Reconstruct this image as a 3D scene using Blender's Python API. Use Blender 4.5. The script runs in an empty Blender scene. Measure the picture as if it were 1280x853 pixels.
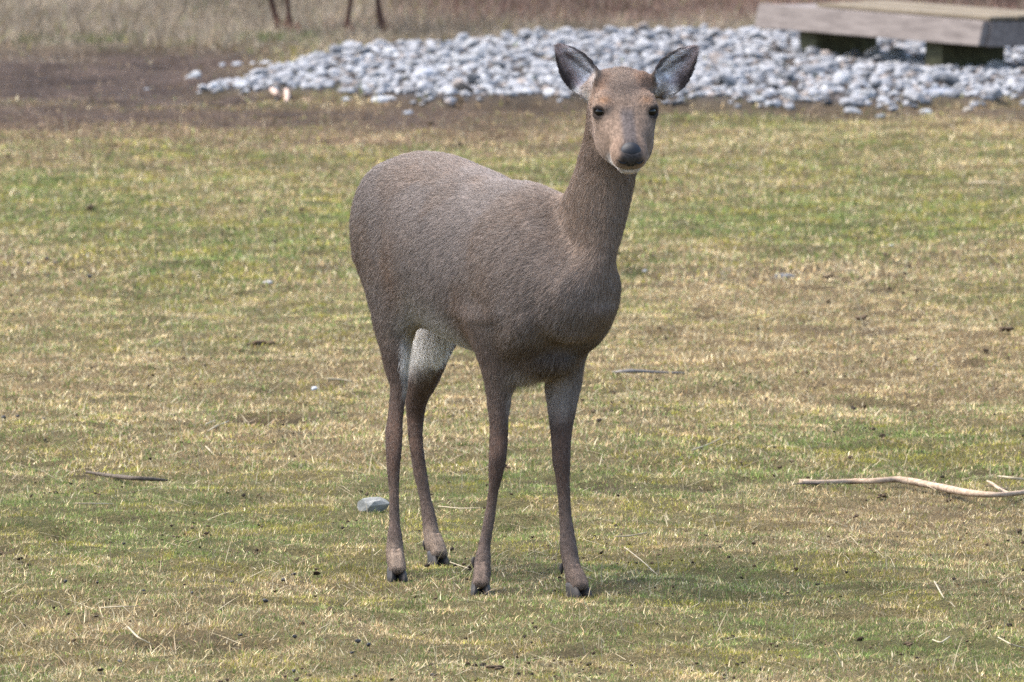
import bpy, math, time
import numpy as np
from mathutils import Vector, Matrix

T0 = time.time()
scene = bpy.context.scene
col = scene.collection
rng = np.random.default_rng(11)

# ------------------------------------------------------------------ camera
F_PX, W_PX, H_PX, CAM_H = 13200.0, 1280.0, 853.0, 2.1
PITCH = math.atan((426.5 + 534.0) / F_PX)
cam_d = bpy.data.cameras.new('camera')
cam = bpy.data.objects.new('camera', cam_d)
col.objects.link(cam)
cam.location = (0, 0, CAM_H)
cam.rotation_euler = (math.pi / 2 - PITCH, 0, 0)
cam_d.sensor_fit = 'HORIZONTAL'
cam_d.sensor_width = 36.0
cam_d.lens = F_PX / W_PX * 36.0
cam_d.clip_start, cam_d.clip_end = 0.5, 6000.0
cam_d.dof.use_dof = True
cam_d.dof.focus_distance = 21.75
cam_d.dof.aperture_fstop = 17.0
scene.camera = cam

# ------------------------------------------------------------------ sky, sun, exposure
SUN_AZ, SUN_EL = (-0.92, 0.16), math.radians(60)
w = bpy.data.worlds.new('World'); scene.world = w; w.use_nodes = True
nt = w.node_tree
sky = nt.nodes.new('ShaderNodeTexSky')
sky.sky_type = 'NISHITA'; sky.sun_disc = False
sky.sun_elevation = SUN_EL
sky.sun_rotation = math.atan2(SUN_AZ[0], SUN_AZ[1])
sky.dust_density = 2.0
nt.links.new(sky.outputs['Color'], nt.nodes['Background'].inputs['Color'])
nt.nodes['Background'].inputs['Strength'].default_value = 0.15
sun_d = bpy.data.lights.new('sun', 'SUN')
sun_d.energy = 2.6; sun_d.angle = math.radians(50); sun_d.color = (1.0, 0.95, 0.87)
sun = bpy.data.objects.new('sun', sun_d); col.objects.link(sun)
hz = Vector((SUN_AZ[0], SUN_AZ[1], 0)).normalized() * math.cos(SUN_EL)
sun_to = Vector((hz.x, hz.y, math.sin(SUN_EL)))
sun.rotation_euler = sun_to.to_track_quat('Z', 'Y').to_euler()
sun.location = (0, 0, 30)
vs = scene.view_settings
vs.view_transform = 'Standard'; vs.look = 'None'; vs.exposure = 1.62; vs.gamma = 1.0
vs.use_curve_mapping = False
scene.cycles.use_denoising = False
scene.cycles.use_adaptive_sampling = False
scene.cycles.sample_clamp_indirect = 3.0
scene.cycles.max_bounces = 8
scene.cycles.diffuse_bounces = 4
scene.cycles.transparent_max_bounces = 4

# ------------------------------------------------------------------ helpers
CP, SP = math.cos(PITCH), math.sin(PITCH)
def P(px, py, Y):
    """world point seen at a pixel of the 1280 picture, at distance Y"""
    a = (px - 640.0) / F_PX; b = (426.5 - py) / F_PX
    d = np.array([a, CP + b * SP, -SP + b * CP])
    d = d * (Y / d[1])
    return np.array([d[0], Y, CAM_H + d[2]])
def G(px, py, z=0.0):
    """ground point under a pixel"""
    a = (px - 640.0) / F_PX; b = (426.5 - py) / F_PX
    d = np.array([a, CP + b * SP, -SP + b * CP])
    return np.array([0, 0, CAM_H]) + d * ((z - CAM_H) / d[2])
def proj(X, Y, Z=0.0):
    dz = Z - CAM_H
    depth = Y * CP - dz * SP
    return 640.0 + F_PX * X / depth, 426.5 - F_PX * (Y * SP + dz * CP) / depth

def hash3(i, j, k, seed):
    n = (i.astype(np.int64) * 374761393 + j.astype(np.int64) * 668265263 + k.astype(np.int64) * 2147483647 + seed * 974711) & 0xFFFFFFFF
    n = ((n ^ (n >> 13)) * 1274126177) & 0xFFFFFFFF
    n = ((n ^ (n >> 15)) * 2246822519) & 0xFFFFFFFF
    n = n ^ (n >> 16)
    return (n & 0xFFFFFF) / float(0xFFFFFF)
def vnoise(x, y, z=None, seed=0):
    x = np.asarray(x, float); y = np.asarray(y, float)
    z = np.zeros_like(x) if z is None else np.asarray(z, float)
    xi, yi, zi = np.floor(x), np.floor(y), np.floor(z)
    xf, yf, zf = x - xi, y - yi, z - zi
    xf, yf, zf = [t * t * (3 - 2 * t) for t in (xf, yf, zf)]
    r = 0
    for dz in (0, 1):
        wz = zf if dz else 1 - zf
        for dy in (0, 1):
            wy = yf if dy else 1 - yf
            for dx in (0, 1):
                wx = xf if dx else 1 - xf
                r = r + hash3(xi + dx, yi + dy, zi + dz, seed) * wx * wy * wz
    return r
def fbm(x, y, z=None, seed=0, o=3):
    s, a, t = 0, 1.0, 0
    for k in range(o):
        m = 2.03 ** k
        s = s + a * vnoise(np.asarray(x) * m, np.asarray(y) * m, None if z is None else np.asarray(z) * m, seed + k * 17)
        t += a; a *= 0.5
    return s / t
def sstep(a, b, x):
    t = np.clip((np.asarray(x, float) - a) / (b - a), 0, 1)
    return t * t * (3 - 2 * t)
def mixc(c, k, w_):
    w_ = np.asarray(w_)[..., None]
    return c * (1 - w_) + np.asarray(k) * w_

def mesh_arr(name, verts, faces, colors=None, smooth=True, nside=3):
    me = bpy.data.meshes.new(name)
    nv, nf = len(verts), len(faces)
    me.vertices.add(nv)
    me.vertices.foreach_set('co', np.ascontiguousarray(verts, np.float32).ravel())
    me.loops.add(nf * nside)
    me.loops.foreach_set('vertex_index', np.ascontiguousarray(faces, np.int32).ravel())
    me.polygons.add(nf)
    me.polygons.foreach_set('loop_start', np.arange(nf, dtype=np.int32) * nside)
    me.polygons.foreach_set('use_smooth', np.full(nf, smooth))
    me.update(calc_edges=True)
    if colors is not None:
        at = me.attributes.new('col', 'FLOAT_COLOR', 'POINT')
        c4 = np.ones((nv, 4), np.float32); c4[:, :3] = colors
        at.data.foreach_set('color', c4.ravel())
    return me
def link(name, data, m=None, parent=None, loc=None, rot=None):
    o = bpy.data.objects.new(name, data)
    col.objects.link(o)
    if m is not None and data is not None: data.materials.append(m)
    if parent is not None: o.parent = parent
    if loc is not None: o.location = loc
    if rot is not None: o.rotation_euler = rot
    return o
def tag(o, label=None, cat=None, group=None, kind=None):
    if label: o['label'] = label
    if cat: o['category'] = cat
    if group: o['group'] = group
    if kind: o['kind'] = kind
    return o
def empty(name, loc=(0, 0, 0), rz=0.0):
    o = bpy.data.objects.new(name, None); col.objects.link(o)
    o.location = loc; o.rotation_euler = (0, 0, rz); o.empty_display_size = 0.05
    return o

# ------------------------------------------------------------------ materials
def new_mat(name):
    m = bpy.data.materials.new(name); m.use_nodes = True
    n = m.node_tree.nodes; b = n['Principled BSDF']
    b.inputs['Specular IOR Level'].default_value = 0.3
    return m, n, m.node_tree.links, b
def node(n, t, **kw):
    x = n.new(t)
    for k, v in kw.items():
        if k in x.inputs: x.inputs[k].default_value = v
        else: setattr(x, k, v)
    return x
def attr_mat(name, rough=0.8, spec=0.2, noise=None, bump=None, translucent=0.0, tint=None):
    """colour from the mesh's own 'col' attribute, broken up by fine noise"""
    m, n, l, b = new_mat(name)
    a = node(n, 'ShaderNodeAttribute', attribute_name='col')
    b.inputs['Roughness'].default_value = rough
    b.inputs['Specular IOR Level'].default_value = spec
    out = a.outputs['Color']
    if tint:
        tm = node(n, 'ShaderNodeVectorMath', operation='MULTIPLY'); tm.inputs[1].default_value = tint
        l.new(out, tm.inputs[0]); out = tm.outputs['Vector']
    tc = node(n, 'ShaderNodeTexCoord')
    for sc, amt in (noise or []):
        t = node(n, 'ShaderNodeTexNoise', Scale=sc, Detail=4.0, Roughness=0.65)
        l.new(tc.outputs['Object'], t.inputs['Vector'])
        r = node(n, 'ShaderNodeMapRange')
        r.inputs['From Min'].default_value = 0.25; r.inputs['From Max'].default_value = 0.75
        r.inputs['To Min'].default_value = 1 - amt; r.inputs['To Max'].default_value = 1 + amt
        l.new(t.outputs['Fac'], r.inputs['Value'])
        mx = node(n, 'ShaderNodeVectorMath', operation='SCALE')
        l.new(out, mx.inputs[0]); l.new(r.outputs['Result'], mx.inputs['Scale'])
        out = mx.outputs['Vector']
    l.new(out, b.inputs['Base Color'])
    if bump:
        t = node(n, 'ShaderNodeTexNoise', Scale=bump[0], Detail=6.0, Roughness=0.7)
        l.new(tc.outputs['Object'], t.inputs['Vector'])
        bp = node(n, 'ShaderNodeBump', Strength=bump[1], Distance=bump[2])
        l.new(t.outputs['Fac'], bp.inputs['Height'])
        l.new(bp.outputs['Normal'], b.inputs['Normal'])
    if translucent > 0:
        tr = node(n, 'ShaderNodeBsdfTranslucent')
        l.new(out, tr.inputs['Color'])
        mix = node(n, 'ShaderNodeMixShader', Fac=translucent)
        l.new(b.outputs['BSDF'], mix.inputs[1]); l.new(tr.outputs['BSDF'], mix.inputs[2])
        l.new(mix.outputs['Shader'], n['Material Output'].inputs['Surface'])
    return m
def plain_mat(name, c1, c2, scale=30.0, rough=0.8, spec=0.25, bump=0.4, dist=0.01, stretch=(1, 1, 1), c3=None):
    """two or three colours mixed by noise, with relief from the same noise"""
    m, n, l, b = new_mat(name)
    tc = node(n, 'ShaderNodeTexCoord'); mp = node(n, 'ShaderNodeMapping')
    mp.inputs['Scale'].default_value = stretch
    l.new(tc.outputs['Object'], mp.inputs['Vector'])
    t = node(n, 'ShaderNodeTexNoise', Scale=scale, Detail=8.0, Roughness=0.7)
    l.new(mp.outputs['Vector'], t.inputs['Vector'])
    cr = node(n, 'ShaderNodeValToRGB')
    cr.color_ramp.elements[0].position = 0.33; cr.color_ramp.elements[1].position = 0.68
    cr.color_ramp.elements[0].color = (*c1, 1); cr.color_ramp.elements[1].color = (*c2, 1)
    if c3:
        e = cr.color_ramp.elements.new(0.5); e.color = (*c3, 1)
    l.new(t.outputs['Fac'], cr.inputs['Fac'])
    l.new(cr.outputs['Color'], b.inputs['Base Color'])
    b.inputs['Roughness'].default_value = rough; b.inputs['Specular IOR Level'].default_value = spec
    bp = node(n, 'ShaderNodeBump', Strength=bump, Distance=dist)
    l.new(t.outputs['Fac'], bp.inputs['Height']); l.new(bp.outputs['Normal'], b.inputs['Normal'])
    return m

M_GROUND = attr_mat('soil_and_turf', 0.95, 0.1, noise=[(140, 0.55), (22, 0.35)], bump=(45, 1.0, 0.03))
M_GRASS = attr_mat('grass_blades', 0.6, 0.25, translucent=0.3)
M_STRAW = attr_mat('dry_straw', 0.6, 0.3, translucent=0.1)
M_STONE = attr_mat('stone', 0.8, 0.25, noise=[(40, 0.22), (160, 0.15)], bump=(70, 0.5, 0.006))
M_COAT = attr_mat('deer_skin', 0.9, 0.1, noise=[(240, 0.35)])
M_FUR = attr_mat('deer_fur', 0.55, 0.28)
M_COAT2 = attr_mat('red_deer_skin', 0.9, 0.1, noise=[(240, 0.35)], tint=(0.55, 0.40, 0.36))
M_FUR2 = attr_mat('red_deer_fur', 0.55, 0.28, tint=(0.55, 0.40, 0.36))
M_HOOF = plain_mat('hoof_horn', (0.018, 0.015, 0.013), (0.055, 0.046, 0.040), 70, 0.6, 0.25, 0.3, 0.002)
M_NOSE = plain_mat('nose_skin', (0.008, 0.008, 0.010), (0.02, 0.02, 0.023), 900, 0.50, 0.28, 0.5, 0.0008)
M_EYE, _n, _l, _b = new_mat('eye_gloss')
_b.inputs['Base Color'].default_value = (0.006, 0.004, 0.003, 1); _b.inputs['Roughness'].default_value = 0.12
_b.inputs['Specular IOR Level'].default_value = 0.3
M_PLANK = plain_mat('weathered_plank', (0.10, 0.082, 0.074), (0.21, 0.178, 0.160), 5.0, 0.85, 0.2, 0.4, 0.004, (1.0, 9.0, 9.0), (0.16, 0.134, 0.120))
M_PLANKTOP = plain_mat('weathered_plank_top', (0.10, 0.078, 0.05), (0.20, 0.16, 0.11), 5.0, 0.85, 0.2, 0.4, 0.004, (1.0, 9.0, 9.0))
M_SLEEPER = plain_mat('dark_timber', (0.035, 0.032, 0.02), (0.10, 0.095, 0.05), 9.0, 0.9, 0.15, 0.5, 0.006, (1, 4, 4))
M_BARK = plain_mat('pale_bark', (0.20, 0.135, 0.09), (0.50, 0.385, 0.28), 26, 0.8, 0.2, 0.5, 0.003, (1.0, 3.5, 3.5), (0.36, 0.26, 0.18))
M_DARKSTICK = plain_mat('dark_stick', (0.035, 0.027, 0.02), (0.16, 0.125, 0.095), 40, 0.85, 0.2, 0.5, 0.002, (1, 5, 5))
M_GREYSTICK = plain_mat('grey_stick', (0.10, 0.09, 0.085), (0.28, 0.25, 0.22), 40, 0.85, 0.2, 0.5, 0.002, (1, 5, 5))
M_STALK = plain_mat('straw_stalk', (0.27, 0.21, 0.12), (0.43, 0.36, 0.235), 60, 0.6, 0.3, 0.2, 0.001)
M_DUNG = plain_mat('dung', (0.012, 0.012, 0.011), (0.045, 0.04, 0.036), 120, 0.6, 0.35, 0.5, 0.002)
M_CLOD = plain_mat('soil_clod', (0.050, 0.035, 0.022), (0.15, 0.105, 0.066), 60, 0.95, 0.1, 0.8, 0.006)
M_PALEWOOD = plain_mat('pale_wood', (0.34, 0.23, 0.17), (0.58, 0.44, 0.36), 25, 0.8, 0.2, 0.4, 0.003)

# ------------------------------------------------------------------ ground layout
GB_TOP = np.array([[240, 118], [285, 103], [330, 92], [385, 74], [480, 67], [560, 62], [640, 56], [700, 52], [860, 47], [960, 45], [1280, 50], [2400, 60]], float)
GB_BOT = np.array([[240, 118], [290, 117], [345, 121], [420, 120], [455, 127], [500, 134], [560, 137], [700, 138], [860, 139], [950, 141], [1050, 138], [1280, 133], [2400, 110]], float)
def gravel_w(px, py):
    t = np.interp(px, GB_TOP[:, 0], GB_TOP[:, 1]); b = np.interp(px, GB_BOT[:, 0], GB_BOT[:, 1])
    wob = (vnoise(px / 23.0, py / 9.0, seed=5) - 0.5) * 9
    return sstep(-2, 5, py - t + wob * 0.5) * sstep(-1, 4, b - py + wob * 0.6) * (px > 240)
DARK_GRASS = [(440, 123, 26, 5)]
def gauss(px, py, cx, cy, sx, sy):
    return np.exp(-(((px - cx) / sx) ** 2 + ((py - cy) / sy) ** 2))
def zones(X, Y):
    px, py = proj(X, Y, 0.0)
    n1 = fbm(X * 1.1, Y * 0.55, seed=1); n2 = fbm(X * 3.1, Y * 2.2, seed=2); n3 = fbm(X * 9, Y * 7, seed=3)
    z = {}
    far = sstep(78, 62, py + (n2 - 0.5) * 22)
    g = gravel_w(px, py)
    mud = sstep(56, 72, py + (n2 - 0.5) * 14) * sstep(150, 112, py + (n2 - 0.5) * 40) * sstep(470, 240, px + (n2 - .5) * 120)
    mud = np.maximum(mud, 0.8 * sstep(126, 138, py) * sstep(172, 140, py + (n2 - 0.5) * 34) * sstep(900, 480, px))
    mud = np.maximum(mud, 0.65 * sstep(130, 138, py) * sstep(160, 140, py + (n2 - 0.5) * 24))
    brown = sstep(120, 140, py) * sstep(225, 150, py + (n2 - 0.5) * 60) * sstep(1000, 500, px)
    green = 0.62 + (n1 - 0.5) * 1.5 + (n2 - 0.5) * 0.9
    for cx, cy, sx, sy, a in [(150, 265, 330, 75, .35), (1060, 270, 230, 42, .55), (640, 250, 200, 70, .15), (330, 700, 240, 60, .2), (950, 560, 200, 30, .1),
                              (600, 780, 260, 40, .12), (1000, 760, 300, 80, .22), (100, 640, 200, 60, .18), (1180, 690, 130, 60, .12),
                              (130, 440, 260, 62, -.45), (420, 500, 150, 40, -.15), (1060, 445, 330, 60, -.42), (110, 805, 200, 42, -.55), (1000, 350, 200, 26, -.3),
                              (560, 170, 400, 30, -.4), (1100, 185, 300, 32, -.35), (820, 760, 120, 30, -.12), (1250, 470, 90, 40, -.25)]:
        green = green + a * gauss(px, py, cx, cy, sx, sy)
    green = np.clip(green, 0, 1)
    soil = sstep(0.62, 0.78, n3 * 0.55 + n2 * 0.45 + 0.04 * (1 - green))
    for cx, cy, sx, sy, a in [(930, 345, 190, 16, .5), (330, 438, 24, 6, .9), (560, 735, 150, 12, .25), (415, 328, 40, 9, .6), (60, 335, 80, 14, .3), (1195, 332, 120, 12, .4), (70, 600, 60, 8, .25)]:
        soil = np.maximum(soil, a * gauss(px, py, cx, cy, sx, sy) * (0.6 + 0.8 * n3))
    redd = sstep(420, 620, px + (n1 - .5) * 260) * sstep(46, 22, py + (n2 - .5) * 30)
    z.update(px=px, py=py, far=far, grav=g, mud=np.clip(mud, 0, 1) * (1 - g), green=green, soil=np.clip(soil, 0, 1), redd=redd, brown=brown, n1=n1, n2=n2, n3=n3)
    return z
FEET = []   # filled below: ground contact points of the two deer
def ground_h(X, Y, z=None):
    if z is None: z = zones(X, Y)
    h = (fbm(X * 0.9, Y * 0.7, seed=21) - 0.5) * 0.05 + (fbm(X * 4.0, Y * 4.0, seed=22) - 0.5) * 0.030 + (fbm(X * 9, Y * 9, seed=23, o=2) - 0.5) * 0.028
    h = h * sstep(10, 14, Y) - 0.022 * z['soil'] - 0.02 * z['mud']
    h = h + 0.03 * z['far'] * (z['n2'] - 0.3)
    flat = 0
    for (fx, fy, r) in FEET:
        flat = np.maximum(flat, np.exp(-(((X - fx) ** 2 + (Y - fy) ** 2) / (r * r)) ** 2))
    h = h * (1 - flat) - 0.004 * flat
    gm = sstep(0.0, 1.0, z['grav'])
    return h * (1 - 0.6 * gm) + gm * (0.012 + 0.034 * sstep(290, 620, z['px']) - 0.018 * sstep(860, 1000, z['px']))

FR = G(601, 741); FL = G(722, 744); HR = G(496, 724); HL = G(547, 704)
MID = (FR + FL + HR + HL) / 4
FEET = [(p[0], p[1], 0.16) for p in (FR, FL, HR, HL)]
# second deer: the same build, smaller, turned
D2_SCALE, D2_ROT = 0.88, math.radians(24)
d2_target = G(415, 44)
def d2_xy(p):
    q = (p - MID)[:2] * D2_SCALE
    c, s = math.cos(D2_ROT), math.sin(D2_ROT)
    return np.array([q[0] * c - q[1] * s, q[0] * s + q[1] * c]) + d2_target[:2]
FEET += [(*d2_xy(p), 0.16) for p in (FR, FL, HR, HL)]

def axis_pts(dense0, dense1, step, outer, growth=1.28):
    d = np.arange(dense0, dense1 + step * 0.5, step)
    r = [dense1]; s = step
    while r[-1] < outer[1]: s *= growth; r.append(r[-1] + s)
    l = [dense0]; s = step
    while l[-1] > outer[0]: s *= growth; l.append(l[-1] - s)
    return np.concatenate([np.array(l[1:])[::-1], d, np.array(r[1:])])
xs = axis_pts(-4.2, 4.2, 0.05, (-2500, 2500)); ys = axis_pts(18.2, 56, 0.055, (-800, 4000))
GX, GY = np.meshgrid(xs, ys)
gx, gy = GX.ravel(), GY.ravel()
zz = zones(gx, np.maximum(gy, 3.0))
inside = sstep(6.5, 4.5, np.abs(gx)) * sstep(14, 17, gy) * sstep(62, 56, gy)
gh = ground_h(gx, gy, zz) * inside
C_SOIL, C_MUD = (0.055, 0.038, 0.025), (0.060, 0.041, 0.033)
C_GREEN, C_TAN, C_FAR = (0.090, 0.090, 0.030), (0.150, 0.108, 0.056), (0.15, 0.118, 0.08)
gc = np.ones((len(gx), 3)) * np.array(C_TAN)
gc = mixc(gc, C_GREEN, zz['green'] * 0.8)
gc = mixc(gc, (0.10, 0.066, 0.042), zz['brown'] * 0.7)
gc = mixc(gc, C_FAR, zz['far'] * 0.9)
gc = mixc(gc, (0.15, 0.095, 0.07), zz['redd'] * zz['far'] * 0.8)
gc = mixc(gc, C_SOIL, zz['soil'] * 0.9)
gc = mixc(gc, C_MUD, zz['mud'] * 0.95)
gc = mixc(gc, (0.062, 0.050, 0.042), zz['grav'])
gc *= (0.75 + 0.5 * zz['n3'])[:, None]
gc *= (1 + zz['mud'] * 1.1 * (fbm(gx * 5, gy * 2.5, seed=37) - .5))[:, None]
nx, ny = len(xs), len(ys)
ii = (np.arange(ny - 1)[:, None] * nx + np.arange(nx - 1)[None, :]).ravel()
gf = np.stack([ii, ii + 1, ii + nx + 1, ii + nx], 1)
ground = link('ground', mesh_arr('ground', np.stack([gx, gy, gh], 1), gf, gc, True, 4), M_GROUND)
tag(ground, 'uneven short pasture turf with brown soil patches', 'ground', kind='structure')
def gz(x, y):
    x = np.atleast_1d(np.asarray(x, float)); y = np.atleast_1d(np.asarray(y, float))
    i = np.clip(np.searchsorted(xs, x) - 1, 0, nx - 2); j = np.clip(np.searchsorted(ys, y) - 1, 0, ny - 2)
    fx = (x - xs[i]) / (xs[i + 1] - xs[i]); fy = (y - ys[j]) / (ys[j + 1] - ys[j])
    Hh = gh.reshape(ny, nx)
    return (Hh[j, i] * (1 - fx) + Hh[j, i + 1] * fx) * (1 - fy) + (Hh[j + 1, i] * (1 - fx) + Hh[j + 1, i + 1] * fx) * fy
def GP(px, py):
    p = G(px, py); p = G(px, py, float(gz(p[0], p[1])[0])); return p
print('ground', round(time.time() - T0, 1))

# ------------------------------------------------------------------ signed-distance modelling of the deer
def mono_table(s, v, n=160):
    s = np.asarray(s, float); v = np.asarray(v, float)
    o = np.argsort(s); s, v = s[o], v[o]
    h = np.diff(s); dl = np.diff(v) / h
    m = np.zeros_like(v); m[0], m[-1] = dl[0], dl[-1]
    for i in range(1, len(v) - 1):
        if dl[i - 1] * dl[i] > 0:
            w1, w2 = 2 * h[i] + h[i - 1], h[i] + 2 * h[i - 1]
            m[i] = (w1 + w2) / (w1 / dl[i - 1] + w2 / dl[i])
    x = np.linspace(s[0], s[-1], n)
    k = np.clip(np.searchsorted(s, x) - 1, 0, len(h) - 1)
    t = (x - s[k]) / h[k]
    y = (2 * t**3 - 3 * t**2 + 1) * v[k] + (t**3 - 2 * t**2 + t) * h[k] * m[k] + (-2 * t**3 + 3 * t**2) * v[k + 1] + (t**3 - t**2) * h[k] * m[k + 1]
    return x, y
class Tube:
    """generalised cylinder along a straight parameter axis; rows: s, ca, cb, wa, wb_plus, wb_minus"""
    def __init__(s, o, t, a, b, rows, cap=0.02, k=0.03, group='trunk'):
        s.o, s.t, s.a, s.b = [np.asarray(v, float) for v in (o, t, a, b)]
        r = np.asarray(rows, float)
        s.tab = [mono_table(r[:, 0], r[:, j])[1] for j in range(1, 6)]
        s.x = np.linspace(r[:, 0].min(), r[:, 0].max(), 160)
        s.cap, s.k, s.group = cap, k, group
        pts = []
        for i in range(0, 160, 6):
            c = s.o + s.t * s.x[i] + s.a * s.tab[0][i] + s.b * s.tab[1][i]
            m_ = max(s.tab[2][i], s.tab[3][i], s.tab[4][i], cap)
            pts += [c - m_, c + m_]
        s.lo, s.hi = np.min(pts, 0), np.max(pts, 0)
    def __call__(s, p):
        q = p - s.o
        u = q @ s.t
        uc = np.clip(u, s.x[0], s.x[-1])
        ca, cb, wa, wp, wm = [np.interp(uc, s.x, tb) for tb in s.tab]
        x = q @ s.a - ca; y = q @ s.b - cb; z = (u - uc)
        wb = np.where(y > 0, wp, wm)
        f = np.sqrt((x / wa) ** 2 + (y / wb) ** 2 + (z / s.cap) ** 2)
        g = np.sqrt((x / wa**2) ** 2 + (y / wb**2) ** 2 + (z / s.cap**2) ** 2)
        return np.where(g > 1e-6, f * (f - 1) / np.maximum(g, 1e-6), -np.minimum(wa, wb))
class Ell:
    def __init__(s, c, r, A=None, k=0.02, group='head', sub=False):
        s.c = np.asarray(c, float); s.r = np.asarray(r, float) * np.ones(3)
        s.A = np.eye(3) if A is None else np.asarray(A, float)
        s.k, s.group, s.sub = k, group, sub
        m_ = s.r.max(); s.lo, s.hi = s.c - m_, s.c + m_
    def __call__(s, p):
        q = (p - s.c) @ s.A.T
        f = np.linalg.norm(q / s.r, axis=-1); g = np.linalg.norm(q / s.r**2, axis=-1)
        return np.where(g > 1e-6, f * (f - 1) / np.maximum(g, 1e-6), -s.r.min())
class Ear:
    """cupped leaf: e along the ear, x across it, n towards its open side"""
    def __init__(s, base, e, x, n, mirror=1, group='ear', k=0.010):
        s.base, s.e, s.xa, s.n = [np.asarray(v, float) for v in (base, e, x, n)]
        sc = 1.0 / 612.0
        tb = np.array([[-6, 7, 7], [0, 9, 10], [10, 15, 22], [20, 18, 26], [32, 18.5, 26.5], [45, 16, 22.5], [58, 11.5, 15], [67, 7, 7], [71, 2.5, 2.5]], float) * sc
        s.t, s.wl, s.wr = tb[:, 0], tb[:, 1], tb[:, 2]
        s.mir, s.group, s.k = mirror, group, k
        s.lo = s.base - 0.15; s.hi = s.base + 0.15
    def local(s, p):
        q = p - s.base
        return q @ s.e, (q @ s.xa) * s.mir, q @ s.n
    def cup(s, u, x):
        uc = np.clip(u, s.t[0], s.t[-1])
        wl = np.interp(uc, s.t, s.wl); wr = np.interp(uc, s.t, s.wr)
        mid = (wr - wl) / 2; hw = (wr + wl) / 2
        r = (x - mid) / hw
        depth = 0.026 * sstep(0.125, 0.01, uc) + 0.006
        return mid, hw, r, -depth * (1 - np.clip(np.abs(r), 0, 1.3) ** 2)
    def __call__(s, p):
        u, x, n = s.local(p)
        mid, hw, r, c = s.cup(u, x)
        d1 = np.abs(n - c) * 0.8 - 0.0042
        d2 = (np.abs(x - mid) - hw) * 0.85
        d3 = np.maximum(u - s.t[-1], s.t[0] - u)
        dd = np.maximum(d2, d3)
        # rounded intersection
        kk = 0.006
        hmx = np.clip(0.5 + 0.5 * (d1 - dd) / kk, 0, 1)
        return dd * (1 - hmx) + d1 * hmx + kk * hmx * (1 - hmx)
def smin(a, b, k):
    h = np.maximum(k - np.abs(a - b), 0) / k
    return np.minimum(a, b) - h * h * k * 0.25
def mesh_sdf(prims, h, block=40):
    lo = np.min([p.lo for p in prims], 0) - 0.03; hi = np.max([p.hi for p in prims], 0) + 0.03
    n = np.ceil((hi - lo) / h).astype(int) + 1
    D = np.full(n, 0.05, np.float32)
    rngs = [range(0, n[i], block) for i in range(3)]
    for bx in rngs[0]:
        for by in rngs[1]:
            for bz in rngs[2]:
                i0 = np.array([bx, by, bz]); i1 = np.minimum(i0 + block, n)
                l0, l1 = lo + i0 * h, lo + i1 * h
                act = [p for p in prims if np.all(p.lo - p.k - 0.012 <= l1) and np.all(p.hi + p.k + 0.012 >= l0)]
                if not any(not getattr(p, 'sub', False) for p in act): continue
                g = [lo[j] + np.arange(i0[j], i1[j]) * h for j in range(3)]
                pts = np.stack(np.meshgrid(*g, indexing='ij'), -1)
                d = np.full(pts.shape[:3], 0.05)
                for p in act:
                    v = p(pts)
                    d = -smin(-d, v, p.k) if getattr(p, 'sub', False) else smin(d, v, p.k)
                D[i0[0]:i1[0], i0[1]:i1[1], i0[2]:i1[2]] = d
    # naive surface nets
    S = D < 0
    c = [S[i:n[0] - 1 + i, j:n[1] - 1 + j, k:n[2] - 1 + k] for i in (0, 1) for j in (0, 1) for k in (0, 1)]
    cnt = np.zeros(c[0].shape, np.int8)
    for q in c: cnt += q
    cell = (cnt > 0) & (cnt < 8)
    idx = np.full(cell.shape, -1, np.int64)
    I = np.argwhere(cell); idx[cell] = np.arange(len(I))
    acc = np.zeros((len(I), 3)); wt = np.zeros(len(I))
    off = [np.array([i, j, k]) for i in (0, 1) for j in (0, 1) for k in (0, 1)]
    val = [D[I[:, 0] + o[0], I[:, 1] + o[1], I[:, 2] + o[2]] for o in off]
    for a in range(8):
        for b in range(a + 1, 8):
            if np.abs(off[a] - off[b]).sum() != 1: continue
            va, vb = val[a], val[b]
            m = (va < 0) != (vb < 0)
            t = np.where(m, va / np.where(m, va - vb, 1), 0)
            acc += m[:, None] * (off[a] + t[:, None] * (off[b] - off[a])); wt += m
    V = lo + (I + acc / wt[:, None]) * h
    quads = []
    for ax in range(3):
        o1, o2 = [(1, 2), (2, 0), (0, 1)][ax]
        sl0 = [slice(None)] * 3; sl1 = [slice(None)] * 3
        sl0[ax] = slice(0, -1); sl1[ax] = slice(1, None)
        e = np.argwhere(S[tuple(sl0)] != S[tuple(sl1)])
        ok = (e[:, o1] > 0) & (e[:, o2] > 0) & (e[:, o1] < n[o1] - 1) & (e[:, o2] < n[o2] - 1)
        e = e[ok]
        flip = ~S[e[:, 0], e[:, 1], e[:, 2]]
        def at_(d1, d2):
            q = e.copy(); q[:, o1] -= d1; q[:, o2] -= d2
            return idx[q[:, 0], q[:, 1], q[:, 2]]
        Q = np.stack([at_(1, 1), at_(0, 1), at_(0, 0), at_(1, 0)], 1)
        Q[flip] = Q[flip][:, ::-1]
        quads.append(Q)
    Q = np.concatenate(quads); Q = Q[(Q >= 0).all(1)]
    return V, Q
def vert_normals(V, Q):
    fn = np.cross(V[Q[:, 2]] - V[Q[:, 0]], V[Q[:, 3]] - V[Q[:, 1]])
    N = np.zeros_like(V)
    for j in range(4):
        for k_ in range(3): N[:, k_] += np.bincount(Q[:, j], fn[:, k_], len(V))
    return N / np.maximum(np.linalg.norm(N, axis=1, keepdims=True), 1e-12), np.linalg.norm(fn, axis=1) * 0.5

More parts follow.
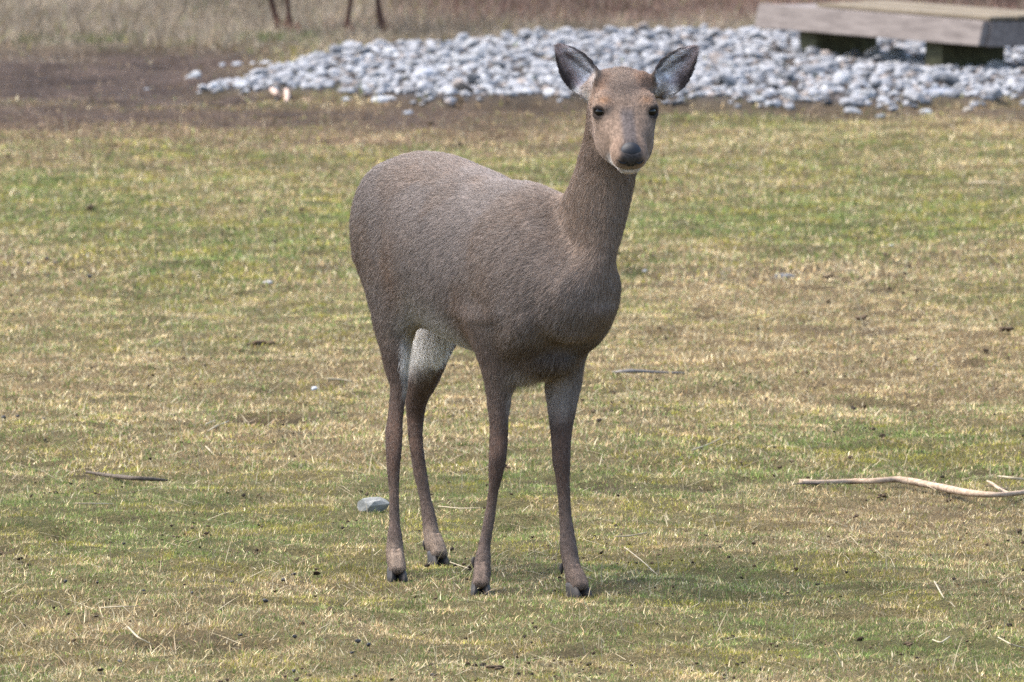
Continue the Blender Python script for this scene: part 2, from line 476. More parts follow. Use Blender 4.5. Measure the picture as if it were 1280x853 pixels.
# deer frame: H hip centre, U forward, L the deer's own left
H0 = np.array([-0.206, 22.31, 0.0]); S0 = np.array([0.065, 21.77, 0.0])
U = (S0 - H0) / np.linalg.norm(S0 - H0); L = np.array([-U[1], U[0], 0.0]); UP = np.array([0, 0, 1.0])
def trunk_rows(rows):   # s, half width, top, bottom, lateral offset
    out = []
    for s, wa, top, bot, off in rows:
        cz = bot + (top - bot) * 0.52
        out.append([s, off, cz, wa, top - cz, cz - bot])
    return out
prims = []
TR = Tube(H0, U, L, UP, trunk_rows([
    (-.135, .050, .775, .655, 0), (-.10, .085, .822, .600, 0), (-.05, .104, .858, .600, 0), (0, .116, .874, .590, 0), (.10, .130, .880, .548, 0),
    (.20, .146, .869, .500, 0), (.30, .150, .855, .483, 0), (.40, .144, .834, .472, 0), (.50, .132, .820, .463, 0), (.60, .122, .812, .460, .0),
    (.66, .108, .780, .498, .0), (.72, .090, .720, .545, .004), (.77, .062, .67, .585, .008)]), cap=0.025, k=0.02, group='trunk')
prims.append(TR)
# haunches, shoulders
def dp(s, l, z): return H0 + U * s + L * l + UP * z
for sd in (-1, 1):
    sh = Tube(dp(.66, sd * .068, .545), (dp(.53, sd * .055, .735) - dp(.66, sd * .068, .545)) / np.linalg.norm(dp(.53, sd * .055, .735) - dp(.66, sd * .068, .545)), L, np.cross((dp(.53, sd * .055, .735) - dp(.66, sd * .068, .545)) / np.linalg.norm(dp(.53, sd * .055, .735) - dp(.66, sd * .068, .545)), L),
              [[0, 0, 0, .042, .065, .065], [.08, 0, 0, .050, .075, .075], [.16, 0, 0, .046, .065, .065], [.23, 0, 0, .03, .045, .045]], cap=0.035, k=0.06, group='trunk')
    prims.append(sh)
    prims.append(Ell(dp(.012, sd * .074, .71), (.050, .108, .13), np.stack([L, U, UP]), k=0.05, group='trunk'))
    prims.append(Ell(dp(.10, sd * .082, .60), (.045, .09, .10), np.stack([L, U, UP]), k=0.05, group='trunk'))
prims.append(Ell(dp(.52, 0, .785), (.05, .13, .05), np.stack([L, U, UP]), k=0.05, group='trunk'))       # withers
prims.append(Ell(dp(.738, .0, .598), (.068, .050, .072), np.stack([L, U, UP]), k=0.028, group='trunk'))    # breast
prims.append(Ell(dp(.575, -.025, .462), (.030, .045, .024), np.stack([L, U, UP]), k=0.025, group='trunk'))
prims.append(Ell(dp(.60, .0, .484), (.055, .085, .032), np.stack([L, U, UP]), k=0.03, group='trunk'))      # brisket
def zrow(py, xl, xr, Y, r, fur):
    a, b = P(xl, py, Y), P(xr, py, Y)
    c = (a + b) / 2; Wd = max(abs(b[0] - a[0]) / 2 - fur, 0.006)
    wa = Wd / math.sqrt((L[0]) ** 2 + (U[0] * r) ** 2)
    q = c - H0
    return [c[2], q @ L, q @ U, wa, wa * r, wa * r]
def leg(rows, k=0.045):
    rr = [zrow(*r) for r in rows]
    t = Tube(np.array([H0[0], H0[1], 0]), UP, L, U, rr, cap=0.012, k=k, group='leg')
    prims.append(t); return t
F1, F2 = 0.004, 0.0035
leg([(400, 588, 655, 21.80, 1.5, .006), (440, 594, 652, 21.80, 1.6, .006), (480, 604.6, 643, 21.80, 1.5, F1), (500, 607, 640, 21.80, 1.45, F1), (540, 610, 637, 21.79, 1.3, F1), (571, 609, 635, 21.775, 1.25, F2), (591, 609, 631, 21.775, 1.25, F2),
     (619, 608, 624, 21.78, 1.25, F2), (659, 601, 618.5, 21.78, 1.25, F2), (679, 597, 615, 21.78, 1.3, F2), (699, 592, 615, 21.775, 1.3, F2), (717, 590.5, 615, 21.765, 1.25, F2), (728, 590, 614, 21.758, 1.2, F2)])
leg([(405, 682, 738, 21.86, 1.4, .006), (440, 681, 733, 21.85, 1.5, .006), (480, 680, 728, 21.84, 1.4, F1), (500, 681.5, 724, 21.83, 1.4, F1), (540, 686, 717, 21.81, 1.3, F1), (560, 688, 715, 21.795, 1.25, F2), (580, 689.5, 714.5, 21.785, 1.25, F2), (599, 693, 714, 21.78, 1.25, F2),
     (639, 697, 715.5, 21.77, 1.25, F2), (667, 698, 720, 21.765, 1.3, F2), (691, 699, 724, 21.755, 1.3, F2), (715, 704, 729, 21.735, 1.25, F2), (731, 707, 733, 21.722, 1.2, F2)])
leg([(330, 458, 508, 22.29, 1.9, .006), (352, 462, 511, 22.27, 1.9, .006), (385, 467, 513, 22.24, 2.0, .006), (410, 468, 512, 22.22, 2.0, .006), (440, 473, 513, 22.20, 1.9, .008), (460, 477, 512, 22.20, 1.9, .008), (484, 484, 512, 22.20, 1.9, .006), (500, 485, 508.5, 22.20, 1.9, F1), (520, 483, 506, 22.195, 1.9, F1), (540, 480, 505, 22.18, 1.7, F2), (560, 480.5, 504, 22.16, 1.5, F2),
     (580, 481.5, 502, 22.145, 1.35, F2), (619, 484.6, 500.5, 22.125, 1.25, F2), (651, 485, 501.5, 22.115, 1.25, F2), (667, 483, 504, 22.11, 1.3, F2), (691, 481, 506.5, 22.10, 1.25, F2), (707, 482.6, 509, 22.085, 1.2, F2), (715, 483, 509, 22.08, 1.15, F2)])
leg([(330, 545, 610, 22.40, 1.9, .006), (380, 535, 598, 22.40, 1.9, .006), (415, 520, 580, 22.41, 1.9, .006), (444, 512, 565.5, 22.43, 1.9, .008), (460, 508.5, 559, 22.45, 1.9, .008), (484, 506, 547, 22.49, 1.7, .006), (504, 505, 535.6, 22.515, 1.6, F1), (524, 506.5, 531.6, 22.525, 1.6, F1), (543, 508.5, 530, 22.515, 1.45, F2), (563.5, 511, 531.6, 22.50, 1.35, F2),
     (587.5, 514.5, 535, 22.49, 1.3, F2), (619, 521.7, 540, 22.475, 1.25, F2), (647, 525.7, 547, 22.46, 1.3, F2), (667, 527.5, 551, 22.445, 1.3, F2), (683, 530, 555.6, 22.43, 1.25, F2), (695, 534, 558, 22.42, 1.15, F2)])
# toes: two lobes at the end of each foot
HOOFS = []
def foot(c, hd, wd, k=0.016):
    hd = np.array([math.sin(hd), -math.cos(hd), 0.0]); sd = np.array([hd[1] * -1, hd[0], 0.0])
    for e in (-1, 1):
        a = c + sd * e * wd * 0.40 - hd * 0.010 + UP * 0.056
        b = c + sd * e * wd * 0.58 + hd * 0.008 + UP * 0.020
        t = b - a; ln = np.linalg.norm(t); t = t / ln
        bb = np.cross(t, sd)
        prims.append(Tube(a, t, sd, bb, [[0, 0, 0, wd * .22, .006, .006], [ln * .5, 0, 0, wd * .40, .0125, .0125], [ln, 0, 0, wd * .50, .0165, .0165]], cap=0.008, k=k, group='foot'))
        HOOFS.append((c + sd * e * wd * 0.60 + hd * 0.006, math.atan2(hd[0], -hd[1]) + e * 0.10, wd * 1.16))
foot(FR + np.array([0, .004, 0]), 0.02, .0185); foot(FL + np.array([0.0, .004, 0]), 0.55, .0195)
foot(HR + np.array([0, .004, 0]), 0.12, .019); foot(HL + np.array([0, .004, 0]), 0.35, .0185)
# neck (parameter: height)
def nrow(py, xl, xr, Y, wb, fur=.008):
    a, b = P(xl, py, Y), P(xr, py, Y); c = (a + b) / 2; Wd = (b[0] - a[0]) / 2 - fur
    wa = math.sqrt(max(Wd**2 - (wb * U[0]) ** 2, 1e-6)) / L[0]
    q = c - H0
    return [c[2], q @ L, q @ U, wa, wb, wb]
NECK = Tube(np.array([H0[0], H0[1], 0]), UP, L, U, [
    nrow(118, 742, 806, 21.60, .048), nrow(150, 733, 803, 21.615, .050), nrow(174, 729, 800, 21.635, .056), nrow(200, 722, 799, 21.65, .062), nrow(224, 715, 794, 21.66, .070),
    nrow(260, 706, 786, 21.67, .082), nrow(300, 695, 775, 21.685, .098), nrow(335, 684, 763, 21.70, .108), nrow(370, 676, 757, 21.72, .105)], cap=0.03, k=0.09, group='neck')
prims.append(NECK)
# head
NOSE = P(789, 197, 21.40)
yaw, pit = math.radians(6), math.radians(42)
HF = np.array([math.sin(yaw) * math.cos(pit), -math.cos(yaw) * math.cos(pit), -math.sin(pit)])
HLt = np.array([math.cos(yaw), math.sin(yaw), 0.0])
HU = np.cross(HF, HLt); HU = HU if HU[2] > 0 else -HU
HA = NOSE - HF * 0.25
def hp(s, l, u): return HA + HF * s + HLt * l + HU * u
prims.append(Tube(HA, HF, HLt, HU, [
    [-.005, 0, -.040, .049, .038, .040], [.03, 0, -.036, .060, .041, .046], [.065, 0, -.034, .063, .046, .05], [.10, 0, -.030, .062, .046, .05], [.13, 0, -.024, .056, .038, .046],
    [.16, 0, -.016, .044, .030, .044], [.19, 0, -.008, .036, .024, .040], [.22, 0, -.004, .032, .020, .034], [.245, 0, -.004, .028, .016, .026]], cap=0.012, k=0.03, group='head'))
prims.append(Tube(HA, HF, HLt, HU, [   # jaw
    [.04, 0, -.085, .050, .03, .03], [.09, 0, -.086, .057, .035, .032], [.13, 0, -.079, .056, .032, .028], [.17, 0, -.066, .046, .026, .022], [.21, 0, -.054, .032, .02, .015], [.237, 0, -.047, .021, .014, .010]], cap=0.010, k=0.022, group='head'))
EYES = []
for sd in (-1, 1):
    ec = hp(.117, sd * .0505, -.002)
    on = HLt * sd * .58 + HF * .64 + HU * .46; on /= np.linalg.norm(on)
    eh = np.cross(UP, on); eh /= np.linalg.norm(eh); eh = eh if (eh @ HLt) * sd < 0 else -eh; ev = np.cross(eh, on); ev = ev if ev[2] > 0 else -ev
    # the slit tilts: its nose end lies lower
    EYES.append((ec, on, eh, ev))
    prims.append(Ell(hp(.096, sd * .046, .004), (.026, .018, .012), np.stack([HF, HLt, HU]), k=0.020, group='head'))      # brow
    prims.append(Ell(ec - on * .003, .0185, k=0.010, group='head'))                                                        # lids
    prims.append(Ell(hp(.145, sd * .036, -.044), (.050, .018, .028), np.stack([HF, HLt, HU]), k=0.03, group='head'))     # cheek bone
for (ec, on, eh, ev) in EYES:
    c2 = math.cos(.22); s2 = math.sin(.22)
    a1 = eh * c2 - ev * s2; a2 = ev * c2 + eh * s2
    prims.append(Ell(ec + on * .0135, (.0148, .0075, .012), np.stack([a1, a2, on]), k=0.004, group='head', sub=True))
# muzzle sides, upper lip
for sd in (-1, 1):
    prims.append(Ell(hp(.222, sd * .020, -.022), (.026, .017, .020), np.stack([HF, HLt, HU]), k=0.014, group='head'))
# mouth line: a shallow groove between lip and chin
prims.append(Ell(hp(.236, 0, -.0385), (.03, .036, .0022), np.stack([HF, HLt, HU]), k=0.004, group='head', sub=True))
# ears
EARS = []
for sd, bpx, tpx in ((-1, (734, 116), (698.5, 57.5)), (1, (829, 116), (868.5, 59))):
    Ye = 21.575
    b0, t0 = P(*bpx, Ye), P(*tpx, Ye + 0.02)
    e = (t0 - b0) / np.linalg.norm(t0 - b0)
    n0 = np.array([sd * 0.18, -1.0, 0.10]); n0 = n0 - e * (n0 @ e); n0 /= np.linalg.norm(n0)
    xa = np.cross(e, n0); xa = xa if xa[0] * -sd > 0 else -xa      # towards the middle of the head
    E = Ear(b0, e, xa, n0)
    EARS.append(E); prims.append(E)
    prims.append(Tube(hp(.02, sd * .040, -.012), (b0 + e * .004 - n0 * .014 - hp(.02, sd * .040, -.012)) / np.linalg.norm(b0 + e * .004 - n0 * .014 - hp(.02, sd * .040, -.012)), HF, np.cross((b0 + e * .004 - n0 * .014 - hp(.02, sd * .040, -.012)) / np.linalg.norm(b0 + e * .004 - n0 * .014 - hp(.02, sd * .040, -.012)), HF),
                      [[0, 0, 0, .019, .019, .019], [np.linalg.norm(b0 + e * .004 - n0 * .014 - hp(.02, sd * .040, -.012)), 0, 0, .012, .012, .012]], cap=0.01, k=0.022, group='head'))
# tail, hidden behind the rump
prims.append(Tube(dp(-.115, 0, .79), np.array([0, 0, -1.0]), L, U, [[0, 0, 0, .028, .03, .03], [.07, 0, -.02, .026, .02, .02], [.13, 0, -.02, .012, .01, .01]], cap=0.01, k=0.02, group='trunk'))
prims.sort(key=lambda p: getattr(p, 'sub', False))

VX, VQ = mesh_sdf(prims, 0.0035)
VN, VA = vert_normals(VX, VQ)
print('deer mesh', len(VX), len(VQ), round(time.time() - T0, 1))

def regions(p, soft=0.010):
    g = {k: np.full(len(p), 1.0) for k in ('trunk', 'leg', 'foot', 'neck', 'head', 'ear')}
    for q in prims:
        if getattr(q, 'sub', False): continue
        m = np.all((p > q.lo - .06) & (p < q.hi + .06), axis=1)
        if m.any():
            v = g[q.group]; v[m] = np.minimum(v[m], q(p[m]))
    ks = list(g); A = np.stack([g[k] for k in ks], 1)
    A = np.exp(-np.maximum(A, -0.02) / soft); A /= np.maximum(A.sum(1, keepdims=True), 1e-9)
    return {k: A[:, i] for i, k in enumerate(ks)}
def coat(p, n, R):
    """coat colour by body region"""
    q = p - H0
    s, l, z = q @ U, q @ L, p[:, 2]
    nn = fbm(p[:, 0] * 14, p[:, 1] * 14, p[:, 2] * 14, seed=41); n2 = fbm(p[:, 0] * 45, p[:, 1] * 45, p[:, 2] * 45, seed=42)
    c = np.ones((len(p), 3)) * np.array((0.176, 0.134, 0.109))
    # warmer flank folds and haunch, browner towards the rear edge
    warm = np.clip((nn - 0.5) * 2.0, 0, 1) * 0.6
    c = mixc(c, (0.205, 0.135, 0.090), warm)
    cool = sstep(.52, .62, fbm(p[:, 0] * 7, p[:, 1] * 7, p[:, 2] * 7, seed=43)) * R['trunk']
    c = mixc(c, (0.195, 0.165, 0.150), cool * .6)
    c = mixc(c, (0.14, 0.078, 0.052), R['trunk'] * sstep(-.06, -.15, s) * sstep(.86, .76, z) * .85)
    c = mixc(c, (0.21, 0.125, 0.078), R['trunk'] * np.exp(-((s - .17) / .05) ** 2) * sstep(.78, .62, z) * sstep(.48, .56, z) * nn * .7)
    c = mixc(c, (0.23, 0.145, 0.095), R['trunk'] * np.exp(-((s - .47) / .03) ** 2) * sstep(.66, .56, z) * .7)
    c = mixc(c, (0.225, 0.157, 0.112), R['neck'] * .85)
    # belly
    bel = R['trunk'] * sstep(.545, .495, z) * sstep(.02, .10, s) * sstep(.55, .46, s)
    c = mixc(c, (0.30, 0.25, 0.20), bel * .8)
    c = mixc(c, (0.46, 0.43, 0.39), R['trunk'] * sstep(-.2, -.75, n[:, 2]) * sstep(.03, .12, s) * sstep(.46, .36, s) * .7)
    # dark brisket and breast underside
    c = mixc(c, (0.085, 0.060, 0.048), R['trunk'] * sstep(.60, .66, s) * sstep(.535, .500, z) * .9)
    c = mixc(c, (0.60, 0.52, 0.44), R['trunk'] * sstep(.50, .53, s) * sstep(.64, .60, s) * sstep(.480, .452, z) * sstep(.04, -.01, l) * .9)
    # legs: darker grey-brown, thighs pale inside
    lg = np.clip(R['leg'] + R['foot'], 0, 1)
    legc = np.ones((len(p), 3)) * np.array((0.128, 0.086, 0.064))
    legc = mixc(legc, (0.092, 0.056, 0.040), sstep(.40, .30, z) * sstep(.16, .24, z))
    legc = mixc(legc, (0.135, 0.095, 0.075), sstep(.20, .12, z))
    legc = mixc(legc, (0.165, 0.118, 0.090), sstep(.10, .05, z))
    c = mixc(c, legc, lg * sstep(.62, .46, z))
    inner = -np.sign(l) * (n @ L)
    inn2 = inner + .6 * (n @ U) * (l < 0)
    zn = z + (nn - .5) * .09 + (n2 - .5) * .03
    c = mixc(c, (0.84, 0.79, 0.73), lg * sstep(.0, .4, inn2) * (s < .3) * sstep(.37, .45, zn) * sstep(.66, .56, z) * .95)
    c = mixc(c, (0.36, 0.30, 0.26), lg * sstep(.0, .5, inner) * (s > .3) * sstep(.33, .40, z) * .8)
    c = mixc(c, (0.30, 0.25, 0.215), lg * sstep(.2, .9, n @ U) * (s > .3) * (l > 0) * sstep(.34, .40, z) * .5)
    c = mixc(c, (0.28, 0.21, 0.155), lg * (s < .3) * sstep(.085, .05, z) * sstep(.018, .03, z) * .7)
    # pale stripe behind the hock
    c = mixc(c, (0.45, 0.39, 0.32), lg * (s < .3) * sstep(.1, .7, -(n @ U)) * np.exp(-((z - .25) / .05) ** 2) * .6)
    # head
    hq = p - HA
    hs, hl_, hu = hq @ HF, hq @ HLt, hq @ HU
    hd = np.clip(R['head'] + R['ear'] * .0, 0, 1)
    al = np.abs(hl_)
    h = np.ones((len(p), 3)) * np.array((0.245, 0.172, 0.126))
    top = sstep(-.05, -.01, hu)
    h = mixc(h, (0.27, 0.130, 0.065), np.exp(-((hs - .03) / .04) ** 2) * sstep(.012, .035, al) * .9)               # red sides of the crown
    h = mixc(h, (0.105, 0.075, 0.060), top * np.exp(-((hs - .058) / .036) ** 2) * sstep(.050, .022, al) * .85)          # dark brow patch
    h = mixc(h, (0.30, 0.155, 0.075), np.exp(-((hs - .104) / .010) ** 2) * np.exp(-((al - .044) / .013) ** 2) * sstep(-.02, .01, hu) * .75)   # rusty above the eye
    h = mixc(h, (0.115, 0.098, 0.095), top * sstep(.11, .14, hs) * sstep(.020, .008, al) * .85)                      # grey bridge
    h = mixc(h, (0.31, 0.205, 0.145), sstep(.19, .22, hs) * sstep(.012, .024, al) * .6)
    h = mixc(h, (1.0, 0.92, 0.84), sstep(-.028, -.042, hu) * sstep(.195, .215, hs) * .9)                              # white chin and lip
    h = mixc(h, (0.44, 0.33, 0.26), sstep(-.016, -.028, hu) * sstep(.19, .225, hs) * .6)
    h = mixc(h, (0.055, 0.05, 0.05), sstep(.215, .238, hs) * sstep(-.022, -.006, hu) * sstep(.028, .018, al) * .85)    # dark round the nose
    for (ec, on, eh, ev) in EYES:
        de = np.linalg.norm((p - ec - on * .012), axis=1)
        h = mixc(h, (0.035, 0.026, 0.022), sstep(.0165, .0135, de) * .9)
    hg = vnoise(p[:, 0] * 300, p[:, 1] * 300, p[:, 2] * 300, seed=47)
    h = h * (.50 + .66 * hg)[:, None]
    h = mixc(h, np.array((0.150, 0.098, 0.068)), sstep(-.035, -.07, hu) * sstep(.19, .15, hs) * .6)
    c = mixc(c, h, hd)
    # throat stays dark under the chin
    # ears
    for E in EARS:
        u, x, nn_ = E.local(p)
        mid, hw, r, cu = E.cup(u, x)
        ins = sstep(-.0005, .0015, nn_ - cu) * sstep(1.0, .86, np.abs(r))
        ec_ = np.ones((len(p), 3)) * np.array((0.10, 0.075, 0.06))
        bl = fbm(u * 60 + 3 * sstep(0, 1, r), x * 60, seed=51)
        inc = np.ones((len(p), 3)) * np.array((0.42, 0.33, 0.315))
        inc = mixc(inc, (0.80, 0.76, 0.76), sstep(-.45, .1, r) * sstep(.108, .085, u) * (.45 + .45 * (vnoise(u * 260 + x * 120, x * 40, seed=52) > .45)))
        inc = mixc(inc, (0.12, 0.06, 0.052), np.exp(-((r - .15) / .26) ** 2) * np.exp(-((u - .080) / .018) ** 2) * .85)
        inc = mixc(inc, (0.06, 0.04, 0.037), sstep(.56, .68, bl) * .6)
        inc = mixc(inc, (0.05, 0.036, 0.033), sstep(-.50, -.80, r) * .85)
        inc = mixc(inc, (0.70, 0.66, 0.62), np.exp(-((u - .012) / .010) ** 2) * .8)
        inc = mixc(inc, (0.07, 0.05, 0.045), sstep(.100, .114, u) * .8)
        ec_ = mixc(ec_, inc, ins)
        rim = sstep(.70, .86, np.abs(r)) * sstep(.015, .03, u)
        ec_ = mixc(ec_, (0.035, 0.026, 0.025), rim * .9)
        near = np.clip(R['ear'] * 2.2, 0, 1) * (np.abs(u - .05) < .08) * (np.linalg.norm(p - E.base, axis=1) < .15)
        c = mixc(c, ec_, near * sstep(-.006, .008, u))
        # white tuft below the ear
        c = mixc(c, (0.62, 0.57, 0.50), np.exp(-(np.linalg.norm(p - (E.base - E.e * .008), axis=1) / .016) ** 2) * .75)
    return np.clip(c * (1.06 * (0.82 + 0.36 * n2))[:, None], 0, .9)

Rv = regions(VX)
Rs = regions(VX, 0.026)
for k_ in ('trunk', 'leg', 'foot', 'neck', 'head'):
    Rv[k_] = Rv['ear'] * 0 + Rs[k_] / np.maximum(1 - Rs['ear'], 1e-6) * (1 - Rv['ear'])
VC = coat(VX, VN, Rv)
deer = empty('deer', tuple(MID))
tag(deer, 'grey-brown hind standing alert on the turf with ears pricked', 'deer')
inv = -MID
body = link('body', mesh_arr('deer_body', VX + inv, VQ, VC * 0.8, True, 4), M_COAT, deer)

# fur: strands rooted on the skin, coloured by region
def make_fur(N):
    prob = VA.copy()
    fc = VX[VQ].mean(1)
    Rf = {k: v[VQ[:, 0]] for k, v in Rv.items()}
    prob *= 1.0 + 1.6 * Rf['head'] + 2.2 * Rf['ear'] + 1.0 * Rf['leg'] + 1.2 * Rf['foot'] + .3 * Rf['neck']
    pick = rng.choice(len(VQ), N, p=prob / prob.sum())
    a, b = rng.random(N), rng.random(N)
    q = VQ[pick]
    w4 = np.stack([(1 - a) * (1 - b), a * (1 - b), a * b, (1 - a) * b], 1)[..., None]
    p = (VX[q] * w4).sum(1); n = (VN[q] * w4).sum(1); n /= np.linalg.norm(n, axis=1, keepdims=True)
    R = {k: v[q[:, 0]] for k, v in Rv.items()}
    keep = np.ones(N, bool)
    for (ec, on, eh, ev) in EYES:
        d = p - ec - on * .012
        keep &= ~((np.abs(d @ eh) < .0140) & (np.abs(d @ ev) < .0058) & (np.abs(d @ on) < .018))
    hq = p - NOSE
    keep &= ~((hq @ HF > -.020) & (hq @ HU > -.026) & (np.abs(hq @ HLt) < .024))
    keep &= p[:, 2] > 0.017
    p, n = p[keep], n[keep]; R = {k: v[keep] for k, v in R.items()}
    N = len(p)
    c = coat(p, n, R)
    qd = p - H0; s, l, z = qd @ U, qd @ L, p[:, 2]
    # flow of the coat
    d = R['trunk'][:, None] * (-U * .9 - UP * .55) + R['neck'][:, None] * (-UP * 1.0 - U * .35) + (R['leg'] + R['foot'])[:, None] * (-UP)
    hl_ = (p - HA) @ HLt
    d = d + R['head'][:, None] * (-HF * 1.0 + HLt * (hl_ * 6)[:, None] - UP * .1)
    for E in EARS:
        near = R['ear'] * (np.linalg.norm(p - E.base, axis=1) < .15)
        u, x, n_ = E.local(p)
        d = d + near[:, None] * (E.e * 1.0 - E.xa * .35)
    nz = np.stack([vnoise(p[:, 0] * 22, p[:, 1] * 22, p[:, 2] * 22, seed=60 + i) - .5 for i in range(3)], 1)
    d = d + nz * 0.35 + rng.normal(0, .20, (N, 3))
    d = d - n * (d * n).sum(1, keepdims=True); d /= np.maximum(np.linalg.norm(d, axis=1, keepdims=True), 1e-6)
    ln = .0165 * R['trunk'] + .0155 * R['neck'] + .0085 * R['head'] + .0065 * R['ear'] + (.008 + .012 * sstep(.32, .52, z)) * R['leg'] + .0075 * R['foot']
    hs = (p - HA) @ HF
    ln = ln * (1 - .45 * R['head'] * sstep(.08, .20, hs))
    inner = -np.sign(l) * (n @ L) + .6 * (n @ U) * (l < 0)
    fl = R['leg'] * sstep(.0, .4, inner) * (s < .3) * sstep(.40, .47, z)
    fl = np.maximum(fl, .55 * R['trunk'] * sstep(.50, .46, z) * sstep(.5, .62, s))
    fl = np.maximum(fl, 1.3 * R['trunk'] * sstep(.475, .45, z) * sstep(.50, .53, s) * sstep(.64, .60, s) * (l < .02))
    ln = ln * (1 + 1.1 * fl)
    for E in EARS:
        near = R['ear'] * (np.linalg.norm(p - E.base, axis=1) < .15)
        u, x, n_ = E.local(p); mid, hw, r, cu = E.cup(u, x)
        wi = near * sstep(-.0005, .0015, n_ - cu) * sstep(.9, .6, np.abs(r))
        ln = ln * (1 + 1.0 * wi)
    ln = ln * rng.uniform(.65, 1.25, N)
    lift = .26 * R['trunk'] + .24 * R['neck'] + .22 * R['head'] + .35 * R['ear'] + .22 * (R['leg'] + R['foot']) + .15 * fl
    lift = lift * rng.uniform(.5, 1.5, N) + (vnoise(p[:, 0] * 150, p[:, 1] * 150, p[:, 2] * 150, seed=71) - .5) * .30
    lift = np.clip(lift, .05, .9)
    K = 4
    t = np.linspace(0, 1, K)
    pts = np.zeros((N, K, 3), np.float32)
    for i, ti in enumerate(t):
        up = lift * ti * (1 - .30 * ti)
        pts[:, i] = p + (d * (ti * (1 - .06 * ti)) + n * up[:, None] - UP * (.06 * ti * ti)) * ln[:, None] - n * .0006
    # agouti: individual light and dark strands, plus tufts
    g1 = vnoise(p[:, 0] * 230, p[:, 1] * 230, p[:, 2] * 230, seed=81)
    g2 = vnoise(p[:, 0] * 420, p[:, 1] * 420, p[:, 2] * 420, seed=82)
    br = rng.uniform(.60, 1.40, N) * (.45 + .62 * g1 + .50 * g2)
    pale = (rng.random(N) < .16) * (R['trunk'] + R['neck'] + .6 * R['leg'])
    c = c * br[:, None]
    c = mixc(c, (0.40, 0.345, 0.30), pale * .55)
    rad = (.00021 * R['trunk'] + .0002 * R['neck'] + .00014 * R['head'] + .00014 * R['ear'] + .00016 * (R['leg'] + R['foot']))
    cu = bpy.data.hair_curves.new('fur')
    cu.add_curves([K] * N)
    cu.attributes['position'].data.foreach_set('vector', (pts + inv.astype(np.float32)).ravel())
    ra = cu.attributes.get('radius') or cu.attributes.new('radius', 'FLOAT', 'POINT')
    ra.data.foreach_set('value', (rad[:, None] * np.array([1, .95, .75, .2])[None]).astype(np.float32).ravel())
    ca = cu.attributes.new('col', 'FLOAT_COLOR', 'CURVE')
    c4 = np.ones((N, 4), np.float32); c4[:, :3] = np.clip(c, 0, 1)
    ca.data.foreach_set('color', c4.ravel())
    return cu
fur = link('fur', make_fur(620000), M_FUR, deer)
tag(fur, kind='stuff')
print('fur', round(time.time() - T0, 1))

# nose pad with nostrils
NB = np.stack([HLt, HU, HF])
class NP(Ell): pass
npr = [Ell(hp(.238, 0, -.005), (.0235, .0180, .017), NB, k=.006), Ell(hp(.229, 0, .004), (.0158, .0112, .015), NB, k=.018), Ell(hp(.243, 0, -.017), (.0165, .012, .012), NB, k=.010)]
for sd in (-1, 1):
    npr.append(Ell(hp(.246, sd * .0165, -.006), (.010, .010, .014), NB, k=.006))
for sd in (-1, 1):
    ax = np.array([math.cos(.5 * sd), -math.sin(.5 * sd), 0]) if False else None
    npr.append(Ell(hp(.256, sd * .0170, -.004), (.0070, .0058, .015), NB, k=.003, sub=True))
    npr.append(Ell(hp(.250, sd * .0230, .001), (.0062, .0048, .014), NB, k=.003, sub=True))
npr.append(Ell(hp(.262, 0, -.016), (.0010, .014, .006), NB, k=.003, sub=True))
nv, nq = mesh_sdf(npr, 0.0013)
nose = link('nose', mesh_arr('deer_nose', nv + inv, nq, None, True, 4), M_NOSE, deer)
nose['label'] = 'moist black nose pad'
# eyes
def uv_sphere(r, nu=24, nvv=16, sq=(1, 1, 1)):
    th = np.linspace(0, math.pi, nvv + 1)[1:-1]; ph = np.arange(nu) / nu * 2 * math.pi
    v = [[0, 0, r]] + [[r * math.sin(a) * math.cos(b), r * math.sin(a) * math.sin(b), r * math.cos(a)] for a in th for b in ph] + [[0, 0, -r]]
    f = []
    for j in range(nu): f.append([0, 1 + j, 1 + (j + 1) % nu])
    for i in range(len(th) - 1):
        for j in range(nu):
            a, b = 1 + i * nu + j, 1 + i * nu + (j + 1) % nu
            f += [[a, a + nu, b + nu], [a, b + nu, b]]
    e = len(v) - 1; o = 1 + (len(th) - 1) * nu
    for j in range(nu): f.append([o + j, e, o + (j + 1) % nu])
    return np.array(v) * np.array(sq), np.array(f)
ev_, ef_ = uv_sphere(.0140)
eye_me = mesh_arr('deer_eye', ev_, ef_); eye_me.materials.append(M_EYE)
for (ec, on, eh, ev) in EYES:
    link('eye', eye_me, None, deer, Vector(ec - on * .0028 + inv))
# hooves and dewclaws
def hoof_mesh():
    v, f = [], []
    K = 14
    for lv, (sc, zc, sh, tp) in enumerate([(1.02, -.008, 0, 1.0), (1.05, .004, 0, 1.0), (.99, .013, .004, .9), (.92, .022, .008, .8), (.84, .030, .011, .7), (.50, .035, .013, .7)]):
        for i in range(K):
            a = 2 * math.pi * i / K
            x = math.sin(a) * .5; y = -math.cos(a)
            fwd = (-y + 1) / 2
            x *= (1 - .55 * fwd ** 1.6) * 1.12
            yy = y * .022 - .008 * fwd
            v.append([x * sc, yy * sc + sh, zc])
    n = 6
    for l_ in range(n - 1):
        for i in range(K):
            a, b = l_ * K + i, l_ * K + (i + 1) % K
            f += [[a, b, b + K], [a, b + K, a + K]]
    return np.array(v), np.array(f)
hv, hf_ = hoof_mesh()
for c, hd, wd in HOOFS:
    v = hv.copy(); v[:, 0] *= wd; v[:, 2] *= .72; v[:, 1] += 0.004
    ca_, sa_ = math.cos(hd), math.sin(hd)
    R_ = np.array([[ca_, -sa_, 0], [sa_, ca_, 0], [0, 0, 1]])
    link('hoof', mesh_arr('hoof', v @ R_.T, hf_), M_HOOF, deer, Vector(c + inv))
dv, df = uv_sphere(1.0, 10, 8)
